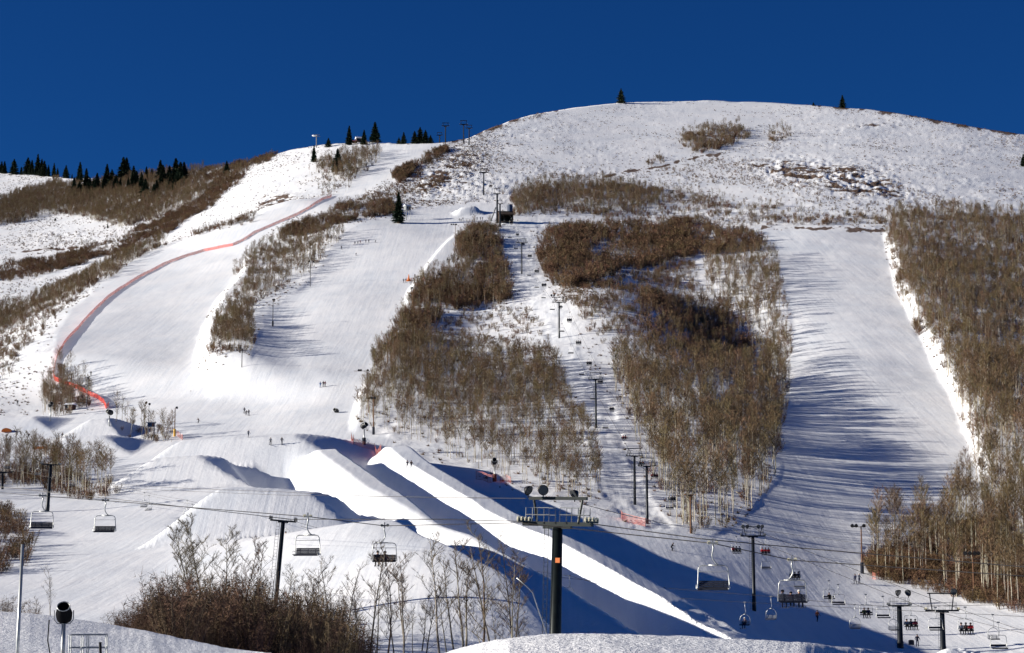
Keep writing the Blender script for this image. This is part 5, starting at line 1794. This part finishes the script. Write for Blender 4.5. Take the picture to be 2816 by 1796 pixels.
trip = []
TR = [  # seat px, py, width px, riders
    (2025, 1516, 27, ((MAR, BLK), (BLK, BLK), (GREY, BLK)), 'loaded chair left of the floodlit pylon, riders in dark red and black'),
    (2105, 1520, 27, ((RED, BLK), (RED, BLK), (RED, NAVY)), 'loaded chair right of the floodlit pylon, riders in red'),
    (2107, 1564, 27, (), 'empty chair directly below the one with riders in red'),
    (2186, 1588, 30, ((NAVY, BLK), (BLK, BLK), (NAVY, BLK)), 'loaded chair behind the hanger of the near loaded chair'),
    (2199, 1617, 30, (), 'empty chair partly hidden by the near loaded chair'),
    (2280, 1646, 32, ((BLK, BLK),), 'chair with one rider spreading arms at lower right'),
    (2306, 1662, 36, (), 'empty chair right of the single rider spreading arms'),
    (2382, 1690, 36, ((OLV, BLK), (NAVY, BLK)), 'chair with two riders, one in olive, above the lone bow chair'),
    (2429, 1698, 38, (), 'empty chair just left of the stout floodlit pylon'),
    (2505, 1722, 38, ((GREY, BLK), (NAVY, BLK), (MAR, BLK)), 'chair with three riders just right of the stout pylon'),
    (2574, 1732, 40, (), 'empty chair just left of the wide-armed pylon'),
    (2656, 1734, 42, ((GREY, BLK), (BRN, BLK), (RED, BLK)), 'chair with three riders right of the wide-armed pylon, one in red'),
    (2747, 1782, 46, (), 'empty chair nearest the lower right corner'),
    (1848, 1375, 23, ((BLK, BLK), (NAVY, BLK), (BLK, BLK)), 'loaded chair before the birch trunks at the foot of the centre wood'),
    (1842, 1400, 24, (), 'empty chair just below the loaded one at the foot of the centre wood'),
    (1800, 1311, 21, ((RED, BLK), (BLK, BLK), (MAR, BLK)), 'loaded chair with red jackets right of the twin pylons'),
    (1765, 1277, 20, ((ORA, BLK), (BLK, BLK)), 'loaded chair just above the right twin pylon arm'),
    (1790, 1351, 21, (), 'empty chair beside the right twin pylon pole'),
    (1742, 1306, 20, (), 'empty chair beside the left twin pylon pole'),
    (1702, 1258, 19, (), 'empty chair left of the twin pylon arms'),
    (1717, 1206, 19, ((RED, BLK), (RED, BLK)), 'chair with two bright red riders in the blue shade'),
    (1683, 1127, 18, ((BLK, BLK), (BLK, BLK)), 'dark loaded chair in the blue shade beside the birch edge'),
    (1665, 1178, 18, (), 'empty chair below the pylon in the blue shade'),
    (1631, 1098, 17, (), 'empty chair just left of the pole in the blue shade'),
    (1650, 1052, 17, ((BLK, BLK), (NAVY, BLK), (BLK, BLK)), 'loaded chair touching the arm of the shaded pylon'),
    (1620, 1001, 16, ((BLK, BLK), (NAVY, BLK), (BLK, BLK)), 'loaded chair above the shaded pylon, right rope'),
    (1600, 1031, 16, (), 'empty chair above the shaded pylon, left rope'),
    (1591, 944, 16, ((BLK, BLK), (NAVY, BLK), (BLK, BLK)), 'loaded chair two above the shaded pylon on the white knoll'),
    (1570, 972, 16, (), 'empty chair two above the shaded pylon on the white knoll'),
    (1566, 882, 15, ((BLK, BLK), (NAVY, BLK), (BLK, BLK)), 'loaded chair below and right of the long-shadow pylon arm'),
    (1545, 912, 15, (), 'empty chair touching the foot of the long-shadow pylon'),
    (1541, 845, 14, ((BLK, BLK), (BLK, BLK)), 'loaded chair tucked behind the long-shadow pylon arm'),
    (1519, 852, 14, (), 'empty chair left of the long-shadow pylon pole'),
    (1495, 820, 13, (), 'empty chair above the lights of the long-shadow pylon'),
    (1496, 785, 14, ((BLK, BLK), (NAVY, BLK), (BLK, BLK)), 'loaded chair at the left edge of the brush, third above the long-shadow pylon'),
    (1476, 791, 13, (), 'empty chair on open snow, third above the long-shadow pylon'),
    (1476, 747, 13, ((BLK, BLK), (NAVY, BLK), (BLK, BLK)), 'loaded chair below the pylon at the brush band'),
    (1455, 758, 12, (), 'empty chair below the pylon at the brush band'),
    (1457, 705, 12, ((BLK, BLK), (NAVY, BLK), (BLK, BLK)), 'loaded chair against the brush band edge'),
    (1419, 684, 12, (), 'empty chair left of the pylon at the brush band'),
    (1438, 672, 12, ((BLK, BLK), (BLK, BLK)), 'loaded chair right under the arm of the pylon at the brush band'),
    (1423, 646, 11, ((NAVY, BLK), (BLK, BLK)), 'loaded chair above the pylon at the brush band'),
    (1402, 654, 11, (), 'empty chair above the pylon at the brush band'),
    (1406, 614, 11, ((BLK, BLK), (BLK, BLK)), 'loaded chair under the blue tank of the top station'),
    (1386, 619, 10, (), 'empty chair in front of the top station shed'),
    (1349, 512, 10, ((MAR, BLK), (BLK, BLK)), 'loaded chair above the top station, right of the open sage pylon'),
    (1316, 491, 9, (), 'empty chair left of the open sage pylon'),
    (1342, 532, 10, (), 'empty chair low right of the open sage pylon'),
    (1326, 445, 9, ((MAR, BLK), (BLK, BLK)), 'loaded chair above the open sage pylon'),
]
for px, py, wd, rid, lb in TR:
    kinds = ('left', 'middle', 'right') if len(rid) == 3 else (('left', 'right') if len(rid) == 2 else ('lone',))
    short = lb.split(',')[0]
    riders = tuple((a, b, '%s rider on the %s' % (kinds[i], ' '.join(short.split()[:11])), {}) for i, (a, b) in enumerate(rid))
    trip.append(chair('triple', px, py, wd, lb, GT, riders=riders, rz=(BK if (rid and py < 1300) else 0.0) + rv(-.1, .1)))

AR = [
    (396, 1394, 19, (), 'left of the two bow chairs over the left slope beside the four-seat chair'),
    (409, 1403, 19, (), 'right of the two bow chairs over the left slope'),
    (514, 1420, 21, (), 'left of the two bow chairs above the twiggy grove'),
    (528, 1431, 21, (), 'right of the two bow chairs above the twiggy grove'),
    (643, 1451, 20, (), 'left of the two bow chairs before the near jump face'),
    (661, 1459, 20, (), 'right of the two bow chairs before the near jump face'),
    (787, 1478, 24, ((WHT, GREY),), 'bow chair with one rider in white beside the T-shaped pylon'),
    (804, 1488, 22, (), 'empty bow chair between the T-shaped pylon and the four-seat chair'),
    (945, 1521, 23, (), 'left of the two bow chairs left of the red jacket rider'),
    (968, 1530, 23, (), 'right of the two bow chairs left of the red jacket rider'),
    (1146, 1569, 24, (), 'bow chair just right of the red jacket rider over the aspens'),
    (1303, 1616, 25, (), 'bow chair in the blue shadow behind the brown barked tree'),
    (1345, 1606, 25, (), 'bow chair in the blue shadow just right of the brown barked tree'),
    (1566, 1641, 27, (), 'empty bow chair just right of the big pylon'),
    (1765, 1698, 28, ((BLK, BLK), (MAR, BLK)), 'bow chair with two riders over the blue shadow of the ramp'),
    (1826, 1674, 27, (), 'empty bow chair hanging in front of the bright ramp'),
    (2049, 1718, 29, ((NAVY, NAVY),), 'bow chair with one rider in a white helmet below the largest chair'),
    (2121, 1702, 29, (), 'empty bow chair left of the near loaded chair'),
    (2352, 1727, 30, (), 'empty bow chair below the pair with the olive rider'),
    (2457, 1732, 30, (), 'empty bow chair overlapping the stout pylon'),
    (2732, 1757, 31, (), 'empty bow chair near the lower right corner'),
    (104, 1306, 18, (), 'small bow chair among the thin aspens left of the T pylon arm'),
    (20, 1288, 17, (), 'small bow chair among the aspens at far left'),
    (199, 1337, 17, (), 'small dark bow chair among the thin aspens right of the T pylon'),
]
dbl = []
for px, py, wd, rid, lb in AR:
    kinds = ('left', 'right') if len(rid) == 2 else ('lone',)
    riders = tuple((a, b, '%s rider on the %s' % (kinds[i], ' '.join(lb.split()[:11])), dict(hat=(WHT if px in (2049,) else BLK), board=(px == 1765), skis=(px != 1765))) for i, (a, b) in enumerate(rid))
    dbl.append((px, chair('arch', px, py, wd, lb, GD, riders=riders, rz=rv(-.5, .5) if not rid else -0.4)))

# ropes
M1 = {k: (P[k][1], P[k][2]) for k in P}


def arm_pt(key, side, up=0.35):
    t, loc, m = P[key]
    arm = [c for c in t.children if c.name.startswith('crossarm')][0]
    W = max(v.co.x for v in arm.data.vertices); H = max(v.co.z for v in arm.data.vertices)
    return loc + Vector((side * (W - 0.05), 0, H + up * 0.5))


A1 = [at_r(-60, 1342, 200), q[0], q[1]]
near_l = top1 + Vector((-2.35, 0.6, 0.25)); near_r = top1 + Vector((2.3, -0.5, 0.2))
rope('haul rope of the nearest lift, rear strand, running left to the big pylon', [at_r(-80, 1348, 210), q[0], q[1], q[2], q[3], near_l, q[4], q[5], at_r(2900, 1590, 120)], 0.0, 0.024)
rope('front haul rope of the nearest lift crossing the whole picture', [at_r(-80, 1330, 190), at_r(400, 1382, 178), pT.location + Vector((1.6, 0, c2.z - g2 + .2)), at_r(1200, 1428, 150), near_r, at_r(1930, 1482, 128), at_r(2210, 1508, 132), at_r(2900, 1566, 118)], 0.0, 0.024)
rope('thin control cable running left from the gantry of the big pylon', [at_r(300, 1330, 260), at_r(760, 1352, 210), top1 + Vector((-2.0, 0, 1.95))], 0.002, 0.02, 'cable', 'control_cable')
rope('thin upper cable above the control cable left of the big pylon', [at_r(300, 1342, 250), at_r(780, 1362, 205), at_r(1100, 1366, 170), at_r(1446, 1371, 137)], 0.0, 0.018, 'cable', 'control_cable')
g_a = P['a'][1] + Vector((0, 0, (1680 - 1460) / P['a'][2]))
rope('thin control cable between the big pylon and the floodlit pylon', [top1 + Vector((2.0, 0, 1.55)), g_a + Vector((-1.7, 0, 0))], 0.004, 0.02, 'cable', 'control_cable')
rope('thin control cable from the floodlit pylon to the right edge', [g_a + Vector((1.7, 0, 0)), at_r(2480, 1508, 290), at_r(2900, 1566, 280)], 0.003, 0.022, 'cable', 'control_cable')
for side, lb in ((-1, 'left'), (1, 'right')):
    rope('%s haul rope of the lift climbing the centre line' % lb, [at_r(2900, 1760, 235)] + [arm_pt(k, side) for k in ('o', 'a', 'b', 'd', 'e', 'f')] + [arm_pt('i', side), arm_pt('g', side), arm_pt('k', side)], 0.0035, 0.022, seg=8)
lines = sorted(dbl, key=lambda a: a[0])
back_ = [p for x, p in lines if x in (396, 514, 643, 787, 945, 1303, 1826, 2121, 2352, 2457)]
front_ = [p for x, p in lines if x in (409, 528, 661, 804, 968, 1146, 1345, 1566, 1765, 2049, 2732)]
rope('rear haul rope of the small double-chair lift', [at_r(-60, 1250, 420)] + back_ + [at_r(2900, 1660, 225)], 0.0008, 0.018, seg=4)
rope('front haul rope of the small double-chair lift', [at_r(-60, 1275, 400)] + front_ + [at_r(2900, 1700, 205)], 0.0008, 0.018, seg=4)


# ================================================================ fences and nets
def net_fence(label, pts, h=1.3, posts=3.5, group=None, name='safety_fence', bands=7, net=None):
    locs = [hit(*p) for p in pts]
    fine = []
    for a, b in zip(locs[:-1], locs[1:]):
        n = max(1, int((b - a).length / 3.0))
        for i in range(n):
            p = a.lerp(b, i / n); p.z = gz(p.x, p.y)
            fine.append(p)
    fine.append(locs[-1])
    t = thing(name, label, 'fence', tuple(fine[0]), 0, group)
    o0 = fine[0]
    g = Geo()
    for a, b in zip(fine[:-1], fine[1:]):
        a = a - o0; b = b - o0
        j = rv(-.08, .08)
        for k in range(bands):
            z0 = h * (k + 0.15) / bands + j; z1 = z0 + h / bands * (0.66 if net else 0.36)
            n = len(g.v)
            g.v += [(a.x, a.y, a.z + z0), (b.x, b.y, b.z + z0), (b.x, b.y, b.z + z1), (a.x, a.y, a.z + z1)]
            g.f.append((n, n + 1, n + 2, n + 3)); g.m.append(0)
    link('netting', g.mesh('netting', [net or M_NET]), t)
    g = Geo(); acc = 0; prev = fine[0]
    for p in fine:
        acc += (p - prev).length; prev = p
        if acc > posts or p is fine[0]:
            acc = 0
            g.tube([p - o0 + Vector((0, 0, -.3)), p - o0 + Vector((0, 0, h + 0.15))], 0.05, 4)
    o = link('fence_post', g.mesh('fence_post', [M_NET]), t)
    o['kind'] = 'stuff'
    return t


net_fence('long red-orange safety net curving down the left edge of the left run', [(912, 540), (880, 555), (850, 574), (820, 590), (780, 608), (740, 625), (700, 642), (670, 662), (640, 676), (600, 684), (560, 692), (500, 710), (455, 727), (430, 740), (400, 755),
    (360, 778), (320, 803), (290, 826), (260, 855), (230, 887), (200, 920), (175, 950), (155, 990), (146, 1030), (150, 1047), (175, 1058), (210, 1068), (240, 1085), (268, 1097), (283, 1108), (292, 1125), (299, 1118)], 1.5, 6, net=M_NET2)
net_fence('red-orange net round the snow gun at the corner of the wood', [(966, 1208), (972, 1222), (1000, 1232), (1030, 1238), (1048, 1243)], 1.6, 3)
net_fence('red-orange net left of the fan gun below the thin wood', [(1309, 1318), (1325, 1320), (1340, 1326), (1352, 1328)], 1.9, 3)
net_fence('short red net right of the fan gun below the thin wood', [(1376, 1328), (1392, 1322), (1405, 1330)], 1.4, 3)
net_fence('red net curved round the foot of the left twin pylon', [(1708, 1425), (1712, 1432), (1740, 1440), (1775, 1448), (1790, 1452)], 1.6, 3)
net_fence('small orange net at the foot of the right wood', [(2400, 1592), (2408, 1594), (2416, 1592)], 1.2, 2)
net_fence('orange net patch in front of the race crowd', [(1118, 772), (1130, 772), (1142, 771)], 1.2, 2)
net_fence('orange net patch right of the race crowd', [(1160, 770), (1170, 771), (1176, 769)], 1.2, 2)
net_fence('small red slanted net right of the yellow padded pole', [(486, 1198), (495, 1205), (502, 1210)], 1.4, 2)

# ================================================================ snow guns
def fan_gun(label, loc, s=1.0, yaw=0.0, H=2.0, mat=None, tower=None, platform=False, pad=None, pitch=0.35):
    t = thing('snow_gun', label, 'snow gun', loc, yaw, None)
    ax = Vector((0, -math.cos(pitch), math.sin(pitch)))
    c = Vector((0, 0, H))
    g = Geo(); g.tube([c + ax * d * s for d in (-0.75, -0.55, -0.1, 0.35, 0.62)], [0.30 * s, 0.50 * s, 0.55 * s, 0.44 * s, 0.40 * s], 18, cap=False)
    g.tube([c - ax * 0.5 * s, c - ax * 0.2 * s], [0.2 * s, 0.4 * s], 12)
    link('barrel', g.mesh('barrel', [mat or M_BLACK], True), t)
    g = Geo()
    for k in range(22):
        a = 6.283 * k / 22; b = 6.283 * (k + 1) / 22
        u = Vector((1, 0, 0)); w_ = ax.cross(u)
        g.tube([c + ax * 0.60 * s + (u * math.cos(a) + w_ * math.sin(a)) * 0.41 * s, c + ax * 0.60 * s + (u * math.cos(b) + w_ * math.sin(b)) * 0.41 * s], 0.035 * s, 5, cap=False)
    link('nozzle_ring', g.mesh('nozzle_ring', [M_GALV], True), t)
    g = Geo()
    g.tube([(-0.62 * s, 0, H + 0.1), (-0.62 * s, 0, H - 0.45 * s), (-0.4 * s, 0, H - 0.72 * s), (0.4 * s, 0, H - 0.72 * s), (0.62 * s, 0, H - 0.45 * s), (0.62 * s, 0, H + 0.1)], 0.035 * s, 6)
    link('yoke', g.mesh('yoke', [M_GALVD], True), t)
    g = Geo(); g.tube([(0, 0, -0.8), (0, 0, H - 0.7 * s)], (0.14 if platform else 0.12) * s, 10)
    link('mast', g.mesh('mast', [M_GALV], True), t)
    if platform:
        g = Geo()
        g.box((1.05, 0, H - 2.05), (1.6, 1.0, 0.10)); g.box((0.55, -0.45, H - 1.95), (0.55, 0.06, 0.26)); g.tube([(0, 0, H - 2.4), (0.5, 0, H - 2.4), (0.5, 0, H - 2.1)], 0.06, 6)
        link('platform', g.mesh('platform', [M_GALV]), t)
        g = Geo()
        for y in (-0.5, 0.5):
            for zz in (-1.5, -0.95):
                g.tube([(0.3, y, H + zz), (1.85, y, H + zz)], 0.025, 5)
            for xx in (0.3, 0.82, 1.05, 1.85):
                g.tube([(xx, y, H - 2.0), (xx, y, H - 0.95)], 0.025, 5)
        g.tube([(1.85, -.5, H - .95), (1.85, .5, H - .95)], 0.025, 5)
        link('railing', g.mesh('railing', [M_GALV]), t)
        g = Geo(); g.tube([(-0.62, 0, H - .3), (-0.66, 0.05, H - 1.2), (-0.42, 0.1, H - 2.4), (-0.35, 0, 0)], 0.03, 5); g.tube([(-.22, -.1, 0), (-.22, -.1, H - 2.0)], 0.015, 4)
        link('hose', g.mesh('hose', [M_BLACK]), t)
    if pad:
        link('base_pad', Geo().tube([(0, 0, -.3), (0, 0, 1.6)], 0.45, 8).mesh('base_pad', [pad]), t)
    return t


gl = near_at(172, 84)
hh = at_r(172, 1688, 84).z - gl.z
fan_gun('black fan snow gun on a grey mast with a railed platform, nearest one', gl, 0.66, math.radians(8), hh + 0.05, platform=True, pitch=0.75, mat=M_MATTE)
for px, by, ty, lb, kw in ((138, 1158, 1112, 'snow gun on a pale mast in front of the dark clump by the red fence', dict(s=1.3, yaw=0.6)),
                           (300, 1172, 1133, 'snow gun on a mast between the first jump and the thin trees', dict(s=1.4, yaw=-0.8)),
                           (1001, 1222, 1170, 'boxy dark snow gun on a mast behind its red net', dict(s=1.3, yaw=0.8, pad=M_PAD)),
                           (1360, 1324, 1268, 'round snow gun on a mast with a rust red base below the thin wood', dict(s=1.2, yaw=0.0, pad=M_REDROOF)),
                           (924, 1135, 1129, 'small dark snow gun standing low on the edge of the middle run', dict(s=1.2, yaw=-0.6))):
    loc = hit(px, by); m = px_per_m(loc)
    fan_gun(lb, loc, H=(by - ty) / m, **kw)


# ================================================================ huts and stations
def hut(name, label, loc, w, d, h, roof_h, wall, roof, rz=0.0, open_front=False, stilts=0.0, mono=False, cat='hut'):
    t = thing(name, label, cat, loc, rz)
    g = Geo()
    z0 = stilts
    if open_front:
        g.box((0, d / 2, z0 + h / 2), (w, 0.15, h)); g.box((-w / 2, 0, z0 + h / 2), (0.15, d, h)); g.box((w / 2, 0, z0 + h / 2), (0.15, d, h)); g.box((0, 0, z0 + .1), (w, d, .2))
    else:
        g.box((0, 0, z0 + h / 2), (w, d, h))
    link('wall', g.mesh('wall', [wall]), t)
    g = Geo(); o = 0.35
    if mono:
        n = 0
        g.v += [(-w / 2 - o, -d / 2 - o, z0 + h + roof_h), (w / 2 + o, -d / 2 - o, z0 + h), (w / 2 + o, d / 2 + o, z0 + h), (-w / 2 - o, d / 2 + o, z0 + h + roof_h)]
        g.v += [(x, y, z + 0.22) for x, y, z in g.v[:4]]
        for f in ((0, 3, 2, 1), (4, 5, 6, 7), (0, 1, 5, 4), (1, 2, 6, 5), (2, 3, 7, 6), (3, 0, 4, 7)):
            g.f.append(f); g.m.append(0)
    else:
        zb = z0 + h + 0.003
        v = [(-w / 2 - o, -d / 2 - o, zb), (w / 2 + o, -d / 2 - o, zb), (w / 2 + o, d / 2 + o, zb), (-w / 2 - o, d / 2 + o, zb), (-w / 2 - o, 0, zb + roof_h), (w / 2 + o, 0, zb + roof_h)]
        g.v += v
        for f in ((0, 1, 5, 4), (2, 3, 4, 5), (0, 4, 3), (1, 2, 5), (0, 3, 2, 1)):
            g.f.append(f); g.m.append(0)
    link('roof', g.mesh('roof', [roof]), t)
    if not open_front:
        g = Geo(); g.box((-w * 0.2, -d / 2 - 0.02, z0 + h * 0.55), (w * 0.28, 0.06, h * 0.35))
        link('window', g.mesh('window', [M_GOG]), t)
        g = Geo(); g.box((w * 0.25, -d / 2 - 0.02, z0 + h * 0.42), (w * 0.2, 0.06, h * 0.8))
        link('door', g.mesh('door', [M_WOODP]), t)
    if stilts:
        for sx in (-1, 1):
            for sy in (-1, 1):
                link('leg', Geo().tube([(sx * w * .42, sy * d * .42, -0.6), (sx * w * .42, sy * d * .42, stilts)], 0.09, 6).mesh('leg', [M_GALVD]), t)
    return t


loc = hit(1390, 612); m = px_per_m(loc)
hut('top_station', 'dark lift station shed at the head of the centre lift', loc, 7.0, 6.0, 20 / m, 12 / m, M_SHED, M_SHED, 0.15, open_front=True, cat='lift station')
loc = hit(1403, 610)
t = thing('tank', 'tall blue and white tank on a post beside the top station', 'tank', loc)
mk('post', lambda g: g.tube([(0, 0, -.5), (0, 0, 28 / m)], 0.3, 8), M_STEEL2, t)
mk('drum', lambda g: g.tube([(0, 0, 28 / m), (0, 0, 48 / m)], 1.25, 16), M_BLUE, t)
mk('stripe_panel', lambda g: g.box((-1.15, -0.5, 38 / m), (0.5, 0.7, 19 / m)), M_WHITE, t)
a = hit(1350, 608); b = hit(1363, 612) + Vector((0, 0, 42 / m))
o = link('snow_conveyor', Geo().tube([a, b], 0.35, 6).mesh('snow_conveyor', [M_GALVD])); o['label'] = 'slanted grey tube leaning up to the top station'; o['category'] = 'pipe'
loc = hit(1219, 774); m = px_per_m(loc)
hut('shelter', 'small open dark shelter with a slanting roof at the edge of the wood', loc, 24 / m, 3.0, 13 / m, 7 / m, M_GREEN, M_SHED, 0.0, open_front=True, mono=True, cat='shelter')
loc = hit(1120, 604); m = px_per_m(loc)
hut('stilted_hut', 'small grey hut on stilts right of the large spruce', loc, 2.9, 2.6, 11 / m, 5 / m, M_GALVD, M_ROOF, 0.5, stilts=26 / m)
loc = hit(990, 390); m = px_per_m(loc)
hut('hilltop_hut', 'small dark house among conifers on the knoll crest', loc, 6, 4, 8 / m, 6 / m, M_SHED, M_ROOF, 0.3)
loc = hit(975, 394); hut('hilltop_shed', 'low brown shed left of the house on the knoll crest', loc, 3, 2.5, 5 / m, 3 / m, M_SHED, M_REDROOF, -0.2)
loc = hit(193, 1128); m = px_per_m(loc)
hut('hut', 'small hut with a snowy roof in the dark clump by the red fence', loc, 22 / m, 2.6, 14 / m, 6 / m, M_SHED, M_ROOF, -0.3)
loc = hit(415, 1210); m = px_per_m(loc)
hut('lookout_box', 'dark blue box on a light steel stand beside the upper jump', loc, 19 / m, 1.6, 11 / m, 2 / m, M_BLUE, M_BLUE, 0.1, stilts=36 / m)

# orange cone and inflatable in the race crowd, painted jump lips at far left
loc = hit(1124, 773); m = px_per_m(loc)
o = link('traffic_cone', Geo().tube([(0, 0, 0), (0, 0, 5 / m), (0, 0, 19 / m)], [8 / m, 3 / m, 0.1], 10).mesh('traffic_cone', [M_ORANGE]), None, loc); o['label'] = 'tall orange cone in the race crowd'; o['category'] = 'cone'
loc = hit(19, 1188); m = px_per_m(loc)
g = Geo()
for k in range(8):
    a0 = math.pi * k / 8; a1 = math.pi * (k + 1) / 8
    n = len(g.v); R_ = 13 / m
    g.v += [(math.cos(a0) * R_, -1, math.sin(a0) * R_ * .8), (math.cos(a1) * R_, -1, math.sin(a1) * R_ * .8), (math.cos(a1) * R_, 1.2, math.sin(a1) * R_ * .8), (math.cos(a0) * R_, 1.2, math.sin(a0) * R_ * .8)]
    g.f.append((n, n + 1, n + 2, n + 3)); g.m.append(0)
    n = len(g.v); g.v += [(0, -1, 0), (math.cos(a0) * R_, -1, math.sin(a0) * R_ * .8), (math.cos(a1) * R_, -1, math.sin(a1) * R_ * .8)]; g.f.append((n, n + 1, n + 2)); g.m.append(0)
o = link('park_feature', g.mesh('park_feature', [M_ORANGE]), None, loc); o['label'] = 'orange domed terrain park feature at far left'; o['category'] = 'park feature'
loc = hit(112, 1236); m = px_per_m(loc)
o = link('park_rail', Geo().box((0, 0, 0.45), (36 / m, 0.6, 0.7)).box((-14 / m, 0, 0.0), (0.3, 0.5, 0.9)).box((14 / m, 0, 0.0), (0.3, 0.5, 0.9)).mesh('park_rail', [M_ORANGE]), None, loc); o['label'] = 'flat orange terrain park rail behind the thin aspens'; o['category'] = 'park rail'

# foreground poles and pipe
b = near_at(37, 62, 0.6); top = at_r(37, 1497, 62)
o = link('pole', Geo().tube([(0, 0, 0), (0.10, 0, top.z - b.z)], [0.06, 0.052], 12).mesh('pole', [M_GALV], True), None, b); o['label'] = 'bare pale steel pole standing at the left edge'; o['category'] = 'pole'
b = near_at(272, 74, 0.5); top = at_r(266, 1766, 74)
o = link('stake', Geo().tube([(0.1, 0, 0), (0, 0, top.z - b.z)], [0.055, 0.055], 10).mesh('stake', [M_BLACK], True), None, b); o['label'] = 'short black stake at the bottom left of the snow bank'; o['category'] = 'stake'
pts = [at_r(1421, 1589, 133), at_r(1448, 1612, 133), at_r(1465, 1630, 133), at_r(1480, 1675, 133), at_r(1505, 1748, 133), at_r(1510, 1765, 133)]
o = link('snowmaking_pipe', Geo().tube(pts, 0.045, 7).mesh('snowmaking_pipe', [M_GALV], True)); o['label'] = 'thin grey snowmaking pipe bent over left of the big pylon'; o['category'] = 'pipe'
b = near_at(2506, 279)
o = link('crate', Geo().box((0, 0, 0.25), (0.75, 0.5, 0.75)).box((0, 0, 0.65), (0.5, 0.4, 0.1)).mesh('crate', [M_PAD]), None, b); o['label'] = 'small dark box on the snow left of the lone walker'; o['category'] = 'box'
# snow heap at the lower right
b = near_at(2640, 262)
me = bpy.data.meshes.new('snow_pile'); bmx = bmesh.new(); bmesh.ops.create_icosphere(bmx, subdivisions=5, radius=1.0)
for v in bmx.verts:
    n_ = 0.25 * float(vnoise(np.array([v.co.x * 2.1 + 5]), np.array([v.co.y * 2.1 + v.co.z]), 2)[0]) + 0.10 * float(vnoise(np.array([v.co.x * 6]), np.array([v.co.z * 6 + v.co.y * 3]), 1)[0])
    v.co = v.co * (1 + 2 * n_); v.co.x *= 3.1; v.co.y *= 2.4; v.co.z *= 1.45
bmx.to_mesh(me); bmx.free(); me.materials.append(SNOW)
me.polygons.foreach_set('use_smooth', [True] * len(me.polygons))
attr(me, 'near', np.ones(len(me.vertices)))
o = link('snow_pile', me, None, b); o['label'] = 'bright heap of loose snow at the lower right'; o['category'] = 'snow pile'
for x_, y_, wi, lb in ((2108, 1415, 0, 0),):
    pass
# fallen trunks at the foot of the centre wood
for (x0, y0), (x1, y1), lb in (((2024, 1352), (2062, 1375), 'pale fallen trunk lying at the foot of the centre wood'), ((1957, 1315), (1990, 1337), 'fallen trunk leaning against the forked aspen in the centre wood')):
    a = hit(x0, y0 + 18); a.z += 18 / px_per_m(a); b_ = hit(x1, y1)
    b_ = Vector(unproj(x1, y1, a.y)) if abs(b_.y - a.y) > 14 else b_
    o = link('fallen_trunk', Geo().tube([a, b_], [0.09, 0.17], 7).mesh('fallen_trunk', [M_ASPEN], True)); o['label'] = lb; o['category'] = 'log'
